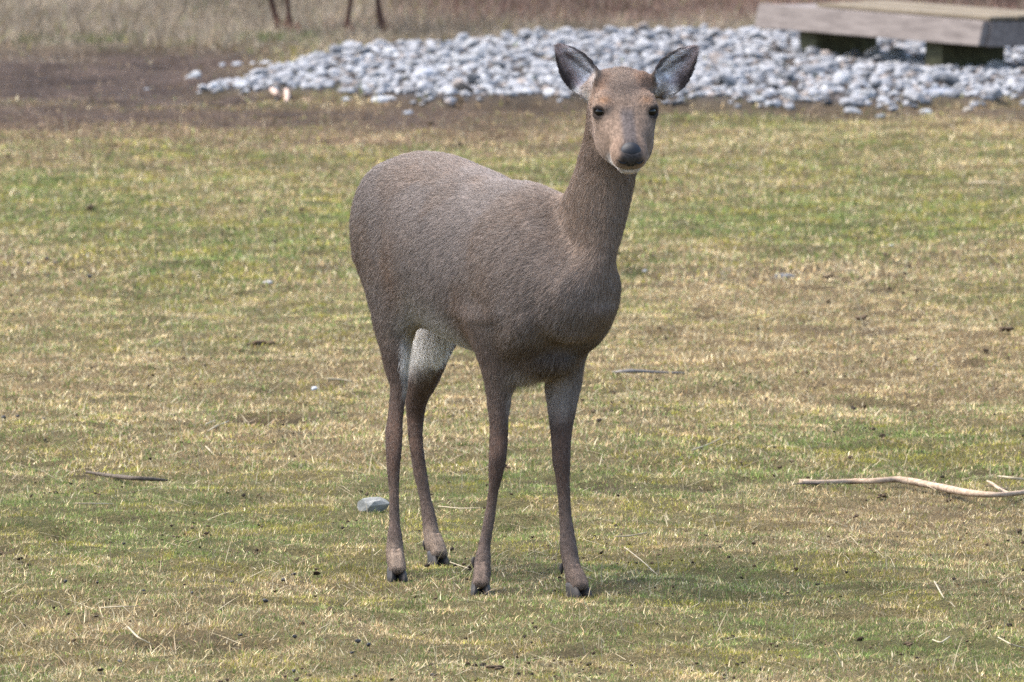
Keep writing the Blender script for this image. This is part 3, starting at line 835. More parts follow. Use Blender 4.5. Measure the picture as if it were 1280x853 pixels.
def dewclaw(px, py, Y, k=1.0):
    v = dv * np.array([.0055, .0055, .012]) * k
    v[:, 0] *= 1 - .35 * (v[:, 2] < 0)
    link('dewclaw', mesh_arr('dewclaw', v, df), M_HOOF, deer, Vector(P(px, py, Y) + inv))
for a in [(592, 703, 21.795), (609, 704, 21.805), (702, 711, 21.765), (716, 708, 21.79), (531, 681, 22.46), (543, 680, 22.48), (486, 703, 22.125), (503, 703, 22.13)]: dewclaw(*a)

# second deer beyond the gravel: a copy, smaller and turned
deer2 = deer.copy(); col.objects.link(deer2)
deer2.location = Vector((d2_target[0], d2_target[1], 0.0)); deer2.scale = (D2_SCALE,) * 3; deer2.rotation_euler = (0, 0, D2_ROT)
tag(deer2, 'slim brown deer legs standing in dry grass behind the gravel', 'deer')
for ch in [o for o in col.objects if o.parent == deer]:
    c2 = ch.copy(); col.objects.link(c2); c2.parent = deer2
    if ch.name.split('.')[0] in ('body', 'fur'):
        c2.material_slots[0].link = 'OBJECT'; c2.material_slots[0].material = M_COAT2 if ch.name.startswith('body') else M_FUR2
print('deer done', round(time.time() - T0, 1))

# ------------------------------------------------------------------ stones
def rock_base(seed, sub=1):
    import bmesh
    bm = bmesh.new(); bmesh.ops.create_icosphere(bm, subdivisions=sub, radius=1.0)
    v = np.array([x.co[:] for x in bm.verts]); f = np.array([[q.index for q in fc.verts] for fc in bm.faces]); bm.free()
    r = np.random.default_rng(seed)
    for _ in range(6):   # planar cuts make it angular
        d = r.normal(size=3); d /= np.linalg.norm(d); k = r.uniform(.55, .85)
        t = v @ d; v = v - np.maximum(t - k, 0)[:, None] * d
    v = v * (1 + r.normal(0, .05, (len(v), 1))) * np.array([1.0, r.uniform(.65, .9), r.uniform(.45, .7)])
    return v, f
ROCKS = [rock_base(100 + i, 2) for i in range(10)]
ROCKS_S = [rock_base(200 + i, 1) for i in range(10)]
def stone_color(r):
    t = r.random(); b = r.uniform(.7, 1.18)
    if t < .62: c = np.array((0.31, 0.31, 0.32))
    elif t < .80: c = np.array((0.43, 0.43, 0.435))
    elif t < .92: c = np.array((0.27, 0.23, 0.205))
    else: c = np.array((0.13, 0.133, 0.14))
    return c * b * np.array((.82, .81, .80))
def rot_m(r):
    a, b = r.uniform(0, 2 * math.pi), r.normal(0, .35)
    cz, sz, cx, sx = math.cos(a), math.sin(a), math.cos(b), math.sin(b)
    return np.array([[cz, -sz, 0], [sz, cz, 0], [0, 0, 1]]) @ np.array([[1, 0, 0], [0, cx, -sx], [0, sx, cx]])
r_ = np.random.default_rng(5)
gb = link('gravel_bed', None); bpy.data.objects.remove(gb)
# candidate spots over the bed
N0 = 60000
Xc = r_.uniform(-1.6, 4.6, N0); Yc = r_.uniform(40.5, 49.5, N0)
zc = zones(Xc, Yc)
okk = (zc['grav'] > r_.uniform(.04, .75, N0))
Xc, Yc = Xc[okk], Yc[okk]
sv, sf, scol, base = [], [], [], 0
nst = min(7600, len(Xc))
hz_ = gz(Xc[:nst], Yc[:nst])
for i in range(nst):
    v, f = ROCKS_S[r_.integers(10)]
    sz_ = r_.uniform(.014, .032)
    vv = (v @ rot_m(r_).T) * sz_ + np.array([Xc[i], Yc[i], hz_[i] + sz_ * .25])
    sv.append(vv); sf.append(f + base); base += len(v); scol.append(np.tile(stone_color(r_), (len(v), 1)))
gbed = tag(link('gravel_bed', mesh_arr('gravel', np.concatenate(sv), np.concatenate(sf), np.concatenate(scol), False), M_STONE),
           'wide bed of loose pale blue-grey gravel behind the hind', 'gravel', kind='stuff')
stone_me = []
for i in range(10):
    for j in range(4):
        v, f = ROCKS[i]
        stone_me.append(mesh_arr('stone', v, f, np.tile(stone_color(r_), (len(v), 1)), False)); stone_me[-1].materials.append(M_STONE)
sel = np.arange(nst, min(nst + 900, len(Xc)))
r_.shuffle(sel)
big = sel[:300]
pxb, pyb = proj(Xc[big], Yc[big])
for i in big:
    s_ = r_.uniform(.030, .050)
    o = link('stone', stone_me[r_.integers(len(stone_me))], None, gbed)
    o.location = (Xc[i], Yc[i], float(gz(Xc[i], Yc[i])[0]) + s_ * .35 + .008)
    o.rotation_euler = (r_.normal(0, .25), r_.normal(0, .25), r_.uniform(0, 6.28)); o.scale = (s_, s_, s_ * r_.uniform(.8, 1.1))
def lone_stone(px, py, wpx, label, colr, rot=0.0, sq=(1, .7, .55), seed=0, name='stone', group=None, sink=.25, tilt=0):
    p = GP(px, py); r = wpx / F_PX * p[1] * .5 * 1.15
    v, f = ROCKS[seed % 10]
    v = v * np.array([1, 1, 1.3]) * np.array(sq)
    o = link(name, mesh_arr('stone', v * r, f, np.tile(np.array(colr) * .72, (len(v), 1)), False), M_STONE)
    o.location = (p[0], p[1], p[2] + r * sq[2] * (1 - 2 * sink) * .7); o.rotation_euler = (0, tilt, rot)
    return tag(o, label, 'stone', group)
lone_stone(464, 640, 40, 'flat grey-white stone lying in grass behind the hind legs', (.27, .27, .25), -.1, (1, .7, .62), 3, tilt=-.12, sink=.10)
lone_stone(239, 101, 26, 'long tilted white stone alone on the dark mud', (.55, .54, .52), .2, (1, .55, .6), 1, tilt=-.5)
lone_stone(301, 109, 20, 'rounded white stone at the pointed tip of the gravel bed', (.55, .55, .56), .6, (1, .8, .6), 4)
lone_stone(185, 114, 9, 'small pale stone on the mud beyond the long white stone', (.40, .40, .41), .1, (1, .8, .7), 6)
lone_stone(296, 83, 13, 'grey-white stone in the row above the gravel tip', (.48, .48, .5), .1, (1, .8, .75), 2, group='stones in a row above the gravel tip')
lone_stone(278, 83, 9, 'grey-white stone in the row above the gravel tip', (.40, .40, .42), .9, (1, .8, .75), 7, group='stones in a row above the gravel tip')
lone_stone(315, 83, 13, 'grey-white stone in the row above the gravel tip', (.50, .50, .51), 1.9, (1, .8, .75), 8, group='stones in a row above the gravel tip')
lone_stone(333, 84, 24, 'broad white stone at the end of the row above the gravel tip', (.54, .54, .55), .4, (1, .7, .6), 9)
lone_stone(530, 99, 24, 'large whitish stone standing out of the gravel bed', (.62, .61, .63), .3, (1, .8, .8), 5, sink=.05)
lone_stone(432, 128, 15, 'pale stone beside the grass tuft at the gravel front edge', (.48, .48, .49), .3, (1, .8, .75), 2)
lone_stone(482, 130, 34, 'white block at the front edge of the gravel beside the tuft', (.56, .56, .56), .3, (1, .6, .55), 4)
lone_stone(510, 143, 12, 'small pale stone lying just in front of the white block', (.46, .46, .47), .3, (1, .8, .7), 1)
lone_stone(620, 156, 11, 'small grey stone on brown soil in front of the gravel', (.38, .38, .39), .3, (1, .8, .7), 0)
lone_stone(1158, 143, 17, 'bright white stone on turf in front of the gravel below the bench', (.62, .62, .61), .2, (1, .8, .7), 8)
lone_stone(1173, 122, 48, 'long flat grey-blue stone at the gravel front edge', (.36, .37, .41), .05, (1, .5, .38), 3)
lone_stone(1066, 142, 22, 'pale grey stone half sunk in turf at the gravel edge', (.42, .41, .40), .2, (1, .7, .6), 6)
lone_stone(1101, 147, 16, 'dull grey stone sunk in turf beside the pale one', (.34, .34, .33), .9, (1, .7, .5), 5)
lone_stone(1210, 139, 14, 'buff stone in the grass beside the bright white stone', (.38, .34, .29), .5, (1, .7, .6), 7)
lone_stone(334, 355, 12, 'small whitish pebble in green turf beside the rump', (.50, .47, .44), .4, (1, .8, .65), 2)
lone_stone(393, 487, 8, 'tiny white pebble on the turf beside the hind thigh', (.55, .57, .60), .4, (1, .8, .8), 7)
lone_stone(1113, 309, 8, 'tiny white pebble in the greenest turf', (.55, .55, .52), .4, (1, .8, .8), 9)
lone_stone(806, 340, 7, 'tiny pale pebble beside the dark green tuft', (.5, .48, .45), .4, (1, .8, .8), 1)
lone_stone(980, 349, 26, 'dull grey stone sunk in the bare brown patch', (.19, .19, .195), .2, (1, .6, .45), 3)
lone_stone(416, 330, 34, 'dark slaty stone sunk flush in the turf', (.13, .135, .14), .2, (1, .6, .25), 6)
print('stones', round(time.time() - T0, 1))

# ------------------------------------------------------------------ low bench on the gravel
e1 = np.array([.443, -.896, 0]); e1 /= np.linalg.norm(e1); e2 = np.array([-e1[1], e1[0], 0])
B0 = np.array([1.805, 44.29, 0.0])
bench = empty('wooden_bench', tuple(B0 + UP * .045))
tag(bench, 'low weathered plank bench on dark timber blocks over gravel', 'bench')
def board(name, t0, t1, d0, d1, z0, z1, m, skew=0.0, bev=.004, tz=0.0):
    """box in bench space: t along the bench, d across it, z up; skew leans the foot outwards"""
    import bmesh
    bm = bmesh.new(); vs_ = []
    for z in (z0, z1):
        for d in (d0, d1):
            for t in (t0, t1):
                vs_.append(bm.verts.new((t, d - (skew if z == z0 else 0), z)))
    for q in ((0, 1, 3, 2), (4, 6, 7, 5), (0, 4, 5, 1), (2, 3, 7, 6), (0, 2, 6, 4), (1, 5, 7, 3)): bm.faces.new([vs_[i] for i in q])
    bmesh.ops.recalc_face_normals(bm, faces=bm.faces)
    bmesh.ops.bevel(bm, geom=list(bm.edges), offset=bev, segments=2, affect='EDGES', profile=.6)
    me = bpy.data.meshes.new(name); bm.to_mesh(me); bm.free()
    o = link(name, me, m, bench)
    o.rotation_euler = (0, 0, math.atan2(e1[1], e1[0])); o.location = (0, 0, -.045)
    return o
board('front_board', -1.585, .43, -.040, -.004, .137, .240, M_PLANK, .024)
board('end_board', .405, .437, -.003, .36, .132, .236, M_PLANK, .021)
board('back_board', -1.56, .403, .33, .36, .160, .236, M_PLANK)
for k in range(3):
    board('top_plank', -1.10 - .03 * k, .437 + .01 * k, -.012 + k * .125, .108 + k * .125, .242 + (.002 if k == 1 else 0), .258 + .003 * k, M_PLANKTOP)
board('inner_board', -1.56, -1.17, .0, .325, .20, .235, M_PLANK)
board('support_block', -1.28, -1.13, .0, .30, -.005, .135, M_SLEEPER)
board('support_block', -.15, .0, .0, .30, -.005, .135, M_SLEEPER)

# ------------------------------------------------------------------ sticks, straws, clods
def tube_mesh(name, pts, rad, seg=8, seed=0, knob=.12, split=False):
    pts = np.asarray(pts, float); rad = np.asarray(rad, float)
    r = np.random.default_rng(seed)
    dense, dr = [], []
    for i in range(len(pts) - 1):
        for t in np.linspace(0, 1, 5)[:-1]:
            dense.append(pts[i] * (1 - t) + pts[i + 1] * t); dr.append(rad[i] * (1 - t) + rad[i + 1] * t)
    dense.append(pts[-1]); dr.append(rad[-1])
    dense = np.array(dense); dr = np.array(dr)
    sm = dense.copy(); sm[1:-1] = (dense[:-2] + 2 * dense[1:-1] + dense[2:]) / 4; dense = sm
    T = np.gradient(dense, axis=0); T /= np.linalg.norm(T, axis=1, keepdims=True)
    v = []
    for i, (p, t, q) in enumerate(zip(dense, T, dr)):
        a = np.cross(t, UP); a = a / np.linalg.norm(a) if np.linalg.norm(a) > 1e-3 else np.array([1.0, 0, 0]); b = np.cross(a, t)
        for j in range(seg):
            an = 2 * math.pi * j / seg
            v.append(p + (a * math.cos(an) + b * math.sin(an)) * q * (1 + r.uniform(-knob, knob)))
    f = []
    n = len(dense)
    for i in range(n - 1):
        for j in range(seg):
            a, b = i * seg + j, i * seg + (j + 1) % seg
            f += [[a, b, b + seg], [a, b + seg, a + seg]]
    v += [dense[0], dense[-1]]
    for j in range(seg):
        f.append([n * seg, (j + 1) % seg, j]); f.append([n * seg + 1, (n - 1) * seg + j, (n - 1) * seg + (j + 1) % seg])
    return mesh_arr(name, np.array(v), np.array(f))
def stick(name, pix, rpx, m, label, cat, lift=0.5, seed=0, seg=8, group=None, parent=None, heights=None, yoff=0.0):
    pts, rad = [], []
    for i, (x, y) in enumerate(pix):
        hgt = 0 if heights is None else heights[i]
        p = GP(x, y); r = rpx[i] / F_PX * p[1]
        p = G(x, y, p[2] + r * lift + (.012 if p[1] < 30 else 0))
        pts.append(p); rad.append(r)
    o0 = np.array(pts[0]) if parent is None else np.array(parent['o0'])
    o = link(name, tube_mesh(name, np.array(pts) - o0, rad, seg, seed), m, parent)
    if parent is None:
        o.location = Vector(o0); o['o0'] = [float(q) for q in o0]; tag(o, label, cat, group)
    return o
# fallen branch: its pixels read at a few centimetres above the turf; the run is gentle in depth
def ribbon3(pix, Y, z):
    return [(x, y) for x, y in pix]
BRY = 23.9
def branch_pts(lst):
    """pixels along the branch at one distance, height from the picture"""
    out = []
    for x, y, dy in lst:
        p = GP(x, y); p = G(x, y, p[2] + .019)
        out.append(P(x, y, p[1] + dy * .4))
    return out
bp_ = branch_pts([(1000, 603, .02), (1030, 603.5, .01), (1062, 602, 0), (1095, 601.5, 0), (1118, 599, 0), (1140, 602, 0), (1165, 607, 0), (1190, 612.5, .0), (1215, 617, 0), (1245, 619, 0), (1275, 616.5, .02), (1330, 606, .1), (1400, 600, .2)])
zmin = min(p[2] for p in bp_)
bo = bp_[0].copy()
branch = link('fallen_branch', tube_mesh('fallen_branch', np.array(bp_) - bo, np.array([2.6, 3.4, 3.6, 3.6, 4.0, 4.6, 4.6, 4.8, 4.4, 3.4, 3.2, 2.8, 2.0]) / F_PX * BRY, 9, 3, .10), M_BARK)
branch.location = Vector(bo); tag(branch, 'long pale fallen branch with a split end lying on the turf', 'branch')
def bchild(name, lst, rad, seed, m=M_BARK):
    return link(name, tube_mesh(name, np.array(branch_pts(lst)) - bo, np.array(rad) / F_PX * BRY, 7, seed, .12), m, branch)
bchild('split_end', [(999, 600.5, .0), (1008, 600.8, .0), (1024, 602.0, .005)], [1.4, 1.9, 1.6], 4)
bchild('split_end', [(992, 605.2, .0), (1006, 604.6, .0), (1026, 604.6, .0)], [.5, 1.2, 1.6], 5, M_DARKSTICK)
bchild('twig', [(1171, 608, 0), (1168, 603, -.01), (1165, 601, -.015)], [1.6, 1.1, .5], 6, M_DARKSTICK)
bchild('twig', [(1262, 617.5, .0), (1248, 611, .03), (1240, 604.5, .05), (1234, 601.5, .06)], [2.0, 2.2, 2.2, 1.2], 7)
bchild('twig', [(1258, 612, .02), (1245, 607.5, .04), (1231, 608, .05)], [1.1, 1.1, .6], 8, M_DARKSTICK)
bchild('twig', [(1256, 617, 0), (1251, 613, -.01), (1249, 611, -.02)], [1.2, .9, .5], 9, M_DARKSTICK)
stick('stick', [(1248, 595.5), (1262, 597.5), (1290, 601), (1330, 606)], [1.2, 1.8, 2, 1.6], M_STALK, 'thin pale stick behind the forked end of the fallen branch', 'stick', .8, 11)
stick('stick', [(108, 590), (135, 594.5), (165, 598), (190, 599), (209, 600.5)], [1.6, 2.6, 2.8, 2.6, 1.4], M_DARKSTICK, 'dark brown stick lying flat on the turf', 'stick', 1.8, 12)
stick('stick', [(766, 465.5), (782, 464), (800, 464), (820, 465.5), (858, 466.5)], [1.2, 2.4, 2.0, 1.6, .8], M_GREYSTICK, 'grey stick in the straw beside the chest', 'stick', .9, 13)
STR = [
    ('pale straw bent into a sharp hook on the turf', [(257, 537), (256, 531), (269, 525.5)], 1.1),
    ('straight pale straw beside the hooked straw', [(260, 539), (272, 532), (286, 526.5)], 1.3),
    ('short slanting straw below the hooked straw', [(257, 558), (262, 563), (268, 569)], 1.1),
    ('long thin straw lying level below the dark stick', [(94, 629.5), (118, 629.6), (141, 630)], 1.0),
    ('pale straw lying behind the hind quarters beside the tiny white pebble', [(409, 474), (425, 474.5), (440, 477)], 1.5),
    ('gently curved straw lying beside the forward foreleg', [(768, 671), (785, 670.5), (808, 666)], 1.2),
    ('fine straight stalk lying aslant beside the forward foreleg', [(780, 684), (800, 699), (822, 719)], .8),
    ('pale stalk slanting above the fallen branch', [(864, 563), (885, 556), (901, 548)], 1.1),
    ('pale curved straw caught against the right hind foot', [(563, 703), (574, 707), (586, 711)], 1.0),
    ('level straw lying between hind and fore legs', [(548, 633), (575, 636), (604, 635)], .9),
    ('short straight straw beyond the clods below the branch', [(1168, 727), (1174, 738), (1180, 748)], 1.2),
    ('short pale grass leaf bent into a shallow curve', [(1166, 800), (1176, 804), (1187, 796)], 1.3),
    ('level pale straw on turf between the bench and the greenest patch', [(1205, 229), (1230, 228), (1258, 229)], 1.3),
    ('long straw in the dry foreground tuft', [(160, 784), (172, 797), (190, 806)], 1.4),
    ('level straw behind the dry foreground tuft', [(124, 760), (150, 758.5), (172, 758)], 1.0),
    ('long pale straw slanting near the bent grass leaf', [(1248, 797), (1264, 806), (1280, 810)], 1.2),
]
for i, (lb, pix, r) in enumerate(STR):
    stick('straw', pix, [r * .8] + [r] * (len(pix) - 2) + [r * .6], M_STALK, lb, 'straw', 2.2, 30 + i, 5)
stick('pale_wood_chunk', [(340, 113), (347, 119), (352, 124)], [3.2, 4.2, 2.0], M_PALEWOOD, 'pinkish wood chunk slanting at the pointed end of the gravel', 'wood', .6, 50)
stick('pale_wood_chunk', [(358, 113), (359, 120), (358, 127)], [2.8, 3.8, 1.8], M_PALEWOOD, 'pinkish upright wood chunk at the pointed end of the gravel', 'wood', .6, 51)
stick('stick', [(352, 124), (368, 124), (400, 126)], [1.6, 2.0, .9], M_PALEWOOD, 'thin pinkish stick lying under the pink wood chunks', 'stick', .6, 52)
def lump(name, px, py, wpx, m, label, cat, group=None, seed=0, sq=(1, .8, .6)):
    p = GP(px, py); r = wpx / F_PX * p[1] * .5
    v, f = ROCKS[seed % 10]
    rr = np.random.default_rng(seed)
    v = v * (1 + rr.normal(0, .20 if name == 'soil_clod' else .08, (len(v), 1))) * np.array(sq) * np.array([1, 1, 1.4])
    if name == 'soil_clod':      # a crumbly heap of several lumps
        vv, ff = [], []
        for k in range(5):
            b_, g_ = ROCKS[rr.integers(10)]
            sc_ = rr.uniform(.30, .58); of = np.array([rr.uniform(-.6, .6), rr.uniform(-.5, .5), rr.uniform(-.1, .25)])
            vv.append(b_ * (1 + rr.normal(0, .12, (len(b_), 1))) * sc_ * np.array([1.15, 1, .9]) + of); ff.append(g_ + len(b_) * k)
        v = np.concatenate(vv) * np.array([1, 1, .8]); f = np.concatenate(ff)
    o = link(name, mesh_arr(name, v * r, f), m)
    o.location = (p[0], p[1], p[2] + r * sq[2] * .4 + (.008 if name == 'dropping' else .012)); o.rotation_euler = (0, 0, rr.uniform(0, 6))
    return tag(o, label, cat, group)
for i, (x, y, w_, lb) in enumerate([
    (328, 440, 34, 'largest dark earth clod, on turf level with the belly'), (312, 438, 14, 'small dark clod touching the larger earth clod'), (1102, 629, 20, 'dark knobbly clod below the fallen branch'), (1072, 654, 15, 'small dark clod beside the knobbly clod below the branch'),
    (1109, 325, 15, 'dark clod beside the greenest turf'), (1258, 421, 26, 'blackish hollow clod in the palest dry turf'), (1036, 353, 18, 'dark clod at the end of the bare brown patch'), (1078, 405, 26, 'wide flat brown clod in the dry turf'), (1142, 407, 12, 'small dark clod beside the reddish grass wisps'),
    (630, 592, 22, 'dark clod in the grass between the forelegs'), (375, 268, 14, 'small brown clod on green turf beyond the whitish pebble'), (378, 212, 20, 'brown clod on turf between the rump and the mud'), (113, 266, 20, 'flat brown clod on green turf well away from the rump'),
    (1135, 815, 18, 'brown clod beside the bent pale grass leaf'), (620, 845, 24, 'dark clod on the turf in front of the forelegs')]):
    lump('soil_clod', x, y, w_, M_CLOD, lb, 'clod', None, 60 + i, (1, .8, .5))
DR = [(5, 527, 9), (22, 525, 6), (54, 529, 8), (82, 733, 8), (122, 734, 6), (367, 724, 9), (355, 731, 8), (332, 757, 9), (240, 747, 7), (179, 744, 6), (268, 732, 6), (290, 733, 6), (295, 750, 6), (447, 808, 9), (461, 812, 9), (440, 822, 7), (540, 850, 8), (155, 685, 5), (35, 334, 9), (58, 328, 9), (70, 333, 8), (112, 350, 8), (300, 800, 7), (368, 802, 8), (367, 845, 8), (210, 808, 8), (150, 833, 8)]
for i, (x, y, w_) in enumerate(DR):
    lump('dropping', x, y, w_, M_DUNG, 'small round blackish dung pellet lying on the turf', 'dropping', 'dung pellets scattered on the turf', 80 + i, (1, .8, .75))
print('small things', round(time.time() - T0, 1))

# ------------------------------------------------------------------ grass
PAL = {'green': np.array([[.12, .16, .038], [.16, .20, .05], [.22, .235, .07], [.13, .15, .055]]),
       'moss': np.array([[.29, .255, .050], [.24, .205, .042], [.19, .19, .045]]),
       'dry': np.array([[.43, .33, .17], [.34, .25, .125], [.52, .43, .26], [.24, .155, .08], [.38, .265, .13]]),
       'far': np.array([[.25, .195, .135], [.30, .24, .17], [.20, .15, .105], [.16, .125, .085], [.34, .28, .205]]),
       'red': np.array([[.20, .11, .08], [.24, .14, .105], [.14, .08, .058], [.28, .19, .14]]),
       'brown': np.array([[.22, .145, .085], [.16, .10, .065], [.29, .20, .12]])}
def blades1(X, Y, Ln, Wd, lean, colr, r):
    n = len(X)
    z0 = gz(X, Y) - .003
    a = r.uniform(0, 2 * math.pi, n); fa = r.uniform(0, math.pi, n)
    s3 = np.stack([np.cos(fa), np.sin(fa), fa * 0], 1) * (Wd / 2)[:, None]
    root = np.stack([X, Y, z0], 1)
    tip = root + np.stack([np.cos(a) * np.sin(lean), np.sin(a) * np.sin(lean), np.cos(lean)], 1) * Ln[:, None]
    v = np.stack([root - s3, root + s3, tip], 1).reshape(-1, 3)
    return v, np.arange(n * 3).reshape(-1, 3), np.repeat(colr, 3, axis=0)
def blades(X, Y, Ln, Wd, lean, colr, r, bend=.5):
    n = len(X)
    z0 = gz(X, Y) - .004
    a = r.uniform(0, 2 * math.pi, n); hd = np.stack([np.cos(a), np.sin(a)], 1)
    fa = r.uniform(0, math.pi, n); sdv = np.stack([np.cos(fa), np.sin(fa)], 1) * (Wd / 2)[:, None]
    l0, l1 = lean, np.clip(lean + r.uniform(-.1, 1, n) * bend, -.2, 1.62)
    root = np.stack([X, Y, z0], 1)
    mid = root + np.concatenate([hd * (np.sin(l0) * Ln * .5)[:, None], (np.cos(l0) * Ln * .5)[:, None]], 1)
    tip = mid + np.concatenate([hd * (np.sin(l1) * Ln * .5)[:, None], (np.cos(l1) * Ln * .5)[:, None]], 1)
    s3 = np.concatenate([sdv, np.zeros((n, 1))], 1)
    v = np.stack([root - s3, root + s3, mid + s3 * .8, mid - s3 * .8, tip], 1).reshape(-1, 3)
    b = np.arange(n)[:, None] * 5
    f = np.concatenate([b + np.array([0, 1, 2]), b + np.array([0, 2, 3]), b + np.array([3, 2, 4])], 1).reshape(-1, 3)
    c = np.repeat(colr, 5, axis=0) * np.tile(np.array([.8, .8, 1, 1, 1.08]), n)[:, None]
    return v, f, c
def pickc(pal, n, r): return PAL[pal][r.integers(len(PAL[pal]), size=n)]
def field(y0, y1, dens, halfw, lmul, wmul, r, one=False, moss=False):
    hw = lambda Y: halfw[0] + (halfw[1] - halfw[0]) * (Y - y0) / (y1 - y0)
    n = int((halfw[0] + halfw[1]) * (y1 - y0) * dens)
    Y = r.uniform(y0, y1, n); X = r.uniform(-1, 1, n) * hw(Y)
    # gather into small tufts
    tx = r.normal(0, .018, n); ty = r.normal(0, .018, n)
    cl = r.random(n) < .55
    gxq = np.round(X / .07) * .07 + (hash3(np.round(X / .07), np.round(Y / .07), X * 0, 5) - .5) * .07
    gyq = np.round(Y / .07) * .07 + (hash3(np.round(X / .07), np.round(Y / .07), X * 0, 6) - .5) * .07
    X = np.where(cl, gxq + tx, X); Y = np.where(cl, gyq + ty, Y)
    z = zones(X, Y)
    keep = r.random(n) > (z['grav'] * .985)
    keep &= (np.abs(z['px'] - 640) < 740) | (r.random(n) < .33)
    keep &= r.random(n) > z['mud'] * .80
    keep &= r.random(n) > np.clip(z['soil'] * (.45 if moss else .75) + (0 if moss else .55) * sstep(.60, .72, fbm(X * 13, Y * 9, seed=34)), 0, .9)
    X, Y = X[keep], Y[keep]; z = {k: v[keep] for k, v in z.items()}
    n = len(X)
    # every tuft has its own mix
    tn = hash3(np.round(X / .07), np.round(Y / .07), X * 0, 9)
    pg = np.clip(.12 + .62 * z['green'] + (tn - .5) * .5, .02, .95)
    u = r.random(n)
    c = pickc('dry', n, r)
    ism = u < pg
    mossy = hash3(np.round(X / .16), np.round(Y / .16), X * 0, 19) < .28
    c = np.where(ism[:, None], np.where(mossy[:, None], pickc('moss', n, r), pickc('green', n, r)), c)
    for (cx, cy, sx, sy) in [(130, 57, 42, 5), (40, 58, 22, 4), (225, 62, 20, 4), (330, 53, 42, 7), (390, 50, 20, 5), (440, 122, 30, 5), (792, 342, 13, 5), (375, 118, 16, 4), (1085, 143, 12, 4)]:
        dk = r.random(n) < 1.2 * gauss(z['px'], z['py'], cx, cy, sx, sy)
        c = np.where(dk[:, None], np.array([[.075, .085, .03]]) * r.uniform(.6, 1.5, n)[:, None], c); z['far'] = np.where(dk, .35, z['far'])
    br = r.random(n) < z['brown'] * .75; c = np.where(br[:, None], pickc('brown', n, r), c)
    fr = r.random(n) < z['far'] * .94 * (z['far'] != .35); c = np.where(fr[:, None], pickc('far', n, r), c)
    rd = fr & (r.random(n) < z['redd'] * .85); c = np.where(rd[:, None], pickc('red', n, r), c)
    mu = r.random(n) < z['mud'] * .9; c = np.where(mu[:, None], pickc('brown', n, r) * .7, c)
    tb = hash3(np.round(X / .07), np.round(Y / .07), X * 0, 29); tb2 = fbm(X * 7, Y * 5, seed=33)
    c = c * (1 + np.clip(z['far'], 0, 1) * (fbm(X * 1.3, Y * .45, seed=36) - .62) * 1.5)[:, None]
    c = c * (1 + .25 * (1 - np.clip(z['far'], 0, 1)) * (1 - z['mud']))[:, None]
    c = c * (r.uniform(.62, 1.6, n) * (.72 + .5 * tb) * (.62 + .76 * tb2))[:, None]
    tus = sstep(.52, .70, fbm(X * 2.6, Y * 1.4, seed=35))
    Ln = r.uniform(.006, .021, n) * lmul * (1 + .35 * (~ism) + (1.2 + 2.0 * tus) * z['far']) * (1 - .4 * z['mud'])
    fgt = gauss(z['px'], z['py'], 110, 800, 220, 45)
    Ln = Ln * (1 + 1.1 * fgt * r.random(n) * (~ism))
    Wd = r.uniform(.0011, .0026, n) * wmul
    lean = np.clip(r.normal(.75, .38, n) + .25 * (~ism), 0, 1.5)
    if moss:
        Ln = r.uniform(.005, .013, n) * lmul; Wd = r.uniform(.0018, .0040, n) * wmul; lean = r.uniform(0, 1.25, n)
        return blades1(X, Y, Ln, Wd, lean, c * .92, r)
    if one: return blades1(X, Y, Ln, Wd, lean, c, r)
    return blades(X, Y, Ln, Wd, lean, c, r)
rg = np.random.default_rng(77)
parts = [field(18.6, 24.5, 11500, (1.75, 2.1), 1.0, 1.0, rg), field(24.5, 31, 6400, (2.1, 2.5), 1.15, 1.35, rg), field(31, 41, 3000, (2.5, 3.1), 1.4, 2.2, rg, True), field(41, 55.5, 2000, (3.1, 3.9), 2.0, 3.2, rg, True),
         field(18.6, 24.5, 27000, (1.75, 2.1), 1.0, 1.0, rg, moss=True), field(24.5, 31, 12500, (2.1, 2.5), 1.3, 1.5, rg, moss=True), field(31, 41, 3500, (2.5, 3.1), 1.8, 2.4, rg, moss=True)]
bs, vs2, fs2, cs2 = 0, [], [], []
for v, f, c in parts:
    vs2.append(v); fs2.append(f + bs); cs2.append(c); bs += len(v)
grass = link('grass', mesh_arr('grass', np.concatenate(vs2), np.concatenate(fs2), np.concatenate(cs2)), M_GRASS)
tag(grass, 'short worn pasture grass, moss and dead blades', 'grass', kind='stuff')
print('grass tris', sum(len(f) for f in fs2), round(time.time() - T0, 1))
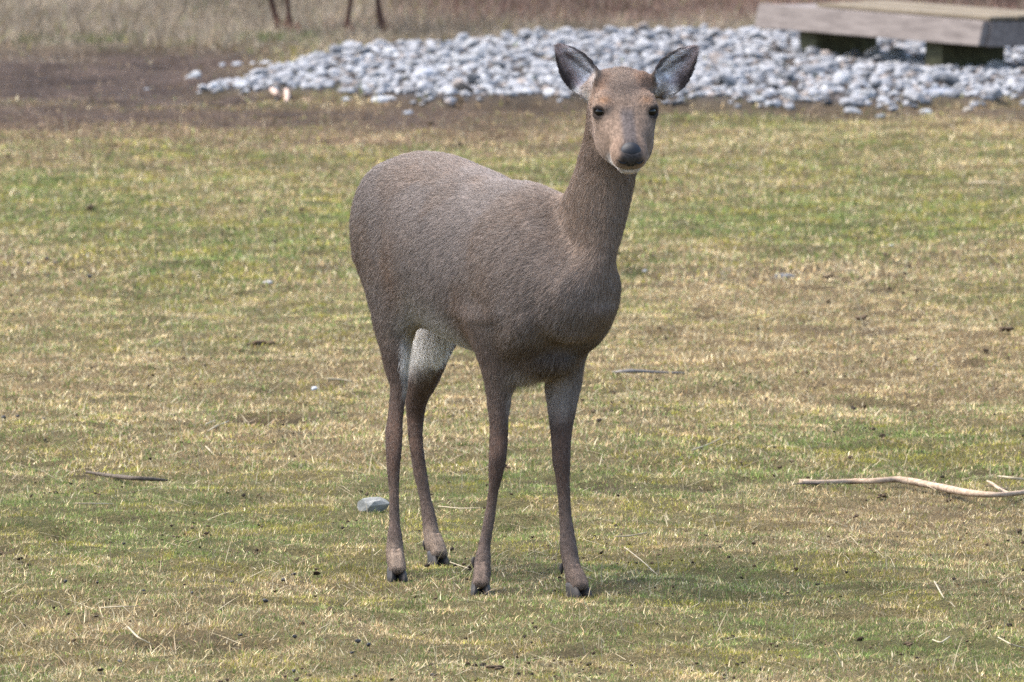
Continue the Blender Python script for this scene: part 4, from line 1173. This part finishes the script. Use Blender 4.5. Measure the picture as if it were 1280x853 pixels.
# crumbs of soil and old dung trodden into the turf
rc = np.random.default_rng(91)
nC = 6500
Yq = 18.8 + 26 * rc.random(nC) ** 1.6; Xq = rc.uniform(-1, 1, nC) * (.062 * Yq + .45)
zq = zones(Xq, Yq)
kp = rc.random(nC) < (.10 + .9 * sstep(.48, .66, fbm(Xq * 3, Yq * 2, seed=38))) * (1 - zq['grav'])
Xq, Yq = Xq[kp], Yq[kp]; hq_ = gz(Xq, Yq)
cv, cf, cc, bs = [], [], [], 0
for i in range(len(Xq)):
    v, f = ROCKS_S[rc.integers(10)]
    sz_ = rc.uniform(.0025, .0062) * (1 + (rc.random() < .08) * .8) * (1 + max(0, Yq[i] - 24) * .035)
    cv.append((v * (1 + rc.normal(0, .18, (len(v), 1)))) @ rot_m(rc).T * sz_ + np.array([Xq[i], Yq[i], hq_[i] + .005 + sz_ * .3]))
    cf.append(f + bs); bs += len(v)
    cc.append(np.tile(np.array([[.10, .070, .044], [.060, .046, .034], [.15, .108, .066]][rc.integers(3)]) * rc.uniform(.6, 1.2), (len(v), 1)))
tag(link('soil_crumbs', mesh_arr('soil_crumbs', np.concatenate(cv), np.concatenate(cf), np.concatenate(cc), False), M_GROUND), 'dark crumbs of soil trodden into the turf', 'soil', kind='stuff')
# loose dead stalks: lying litter and a few upright
def litter(y0, y1, n, hw, r, lm=1.0):
    Y = r.uniform(y0, y1, n); X = r.uniform(-1, 1, n) * hw
    z = zones(X, Y)
    k = (r.random(n) > z['green'] * .55) & (r.random(n) > z['grav'])
    X, Y = X[k], Y[k]; z = {q: v[k] for q, v in z.items()}; n = len(X)
    up = r.random(n) < .22
    Ln = np.where(up, r.uniform(.03, .085, n), r.uniform(.025, .11, n)) * lm
    lean = np.where(up, r.uniform(.02, .5, n), r.uniform(1.25, 1.5, n))
    c = np.where((r.random(n) < .6)[:, None], np.array([.40, .33, .20]), np.array([.28, .21, .12])) * r.uniform(.8, 1.2, n)[:, None]
    c = mixc(c, (.25, .17, .11), z['mud'])
    v, f, cc = blades(X, Y, Ln, r.uniform(.0012, .0024, n) * lm, lean, c, r, .25)
    v[:, 2] += np.repeat(np.where(up, 0, r.uniform(.010, .026, n)), 5)
    return v, f, cc
parts = [litter(18.6, 25, 5200, 2.0, rg), litter(25, 33, 4500, 2.4, rg, 1.15), litter(33, 46, 3500, 3.0, rg, 1.5)]
bs, vs2, fs2, cs2 = 0, [], [], []
for v, f, c in parts:
    vs2.append(v); fs2.append(f + bs); cs2.append(c); bs += len(v)
tag(link('straw_litter', mesh_arr('straw_litter', np.concatenate(vs2), np.concatenate(fs2), np.concatenate(cs2)), M_STRAW), 'loose dead stalks strewn over the pasture turf', 'straw', kind='stuff')
print('TRIS', sum(sum(len(p_.vertices) - 2 for p_ in m_.polygons) if len(m_.polygons) < 5000 else len(m_.loops) - 2 * len(m_.polygons) for m_ in bpy.data.meshes))
print('total', round(time.time() - T0, 1))
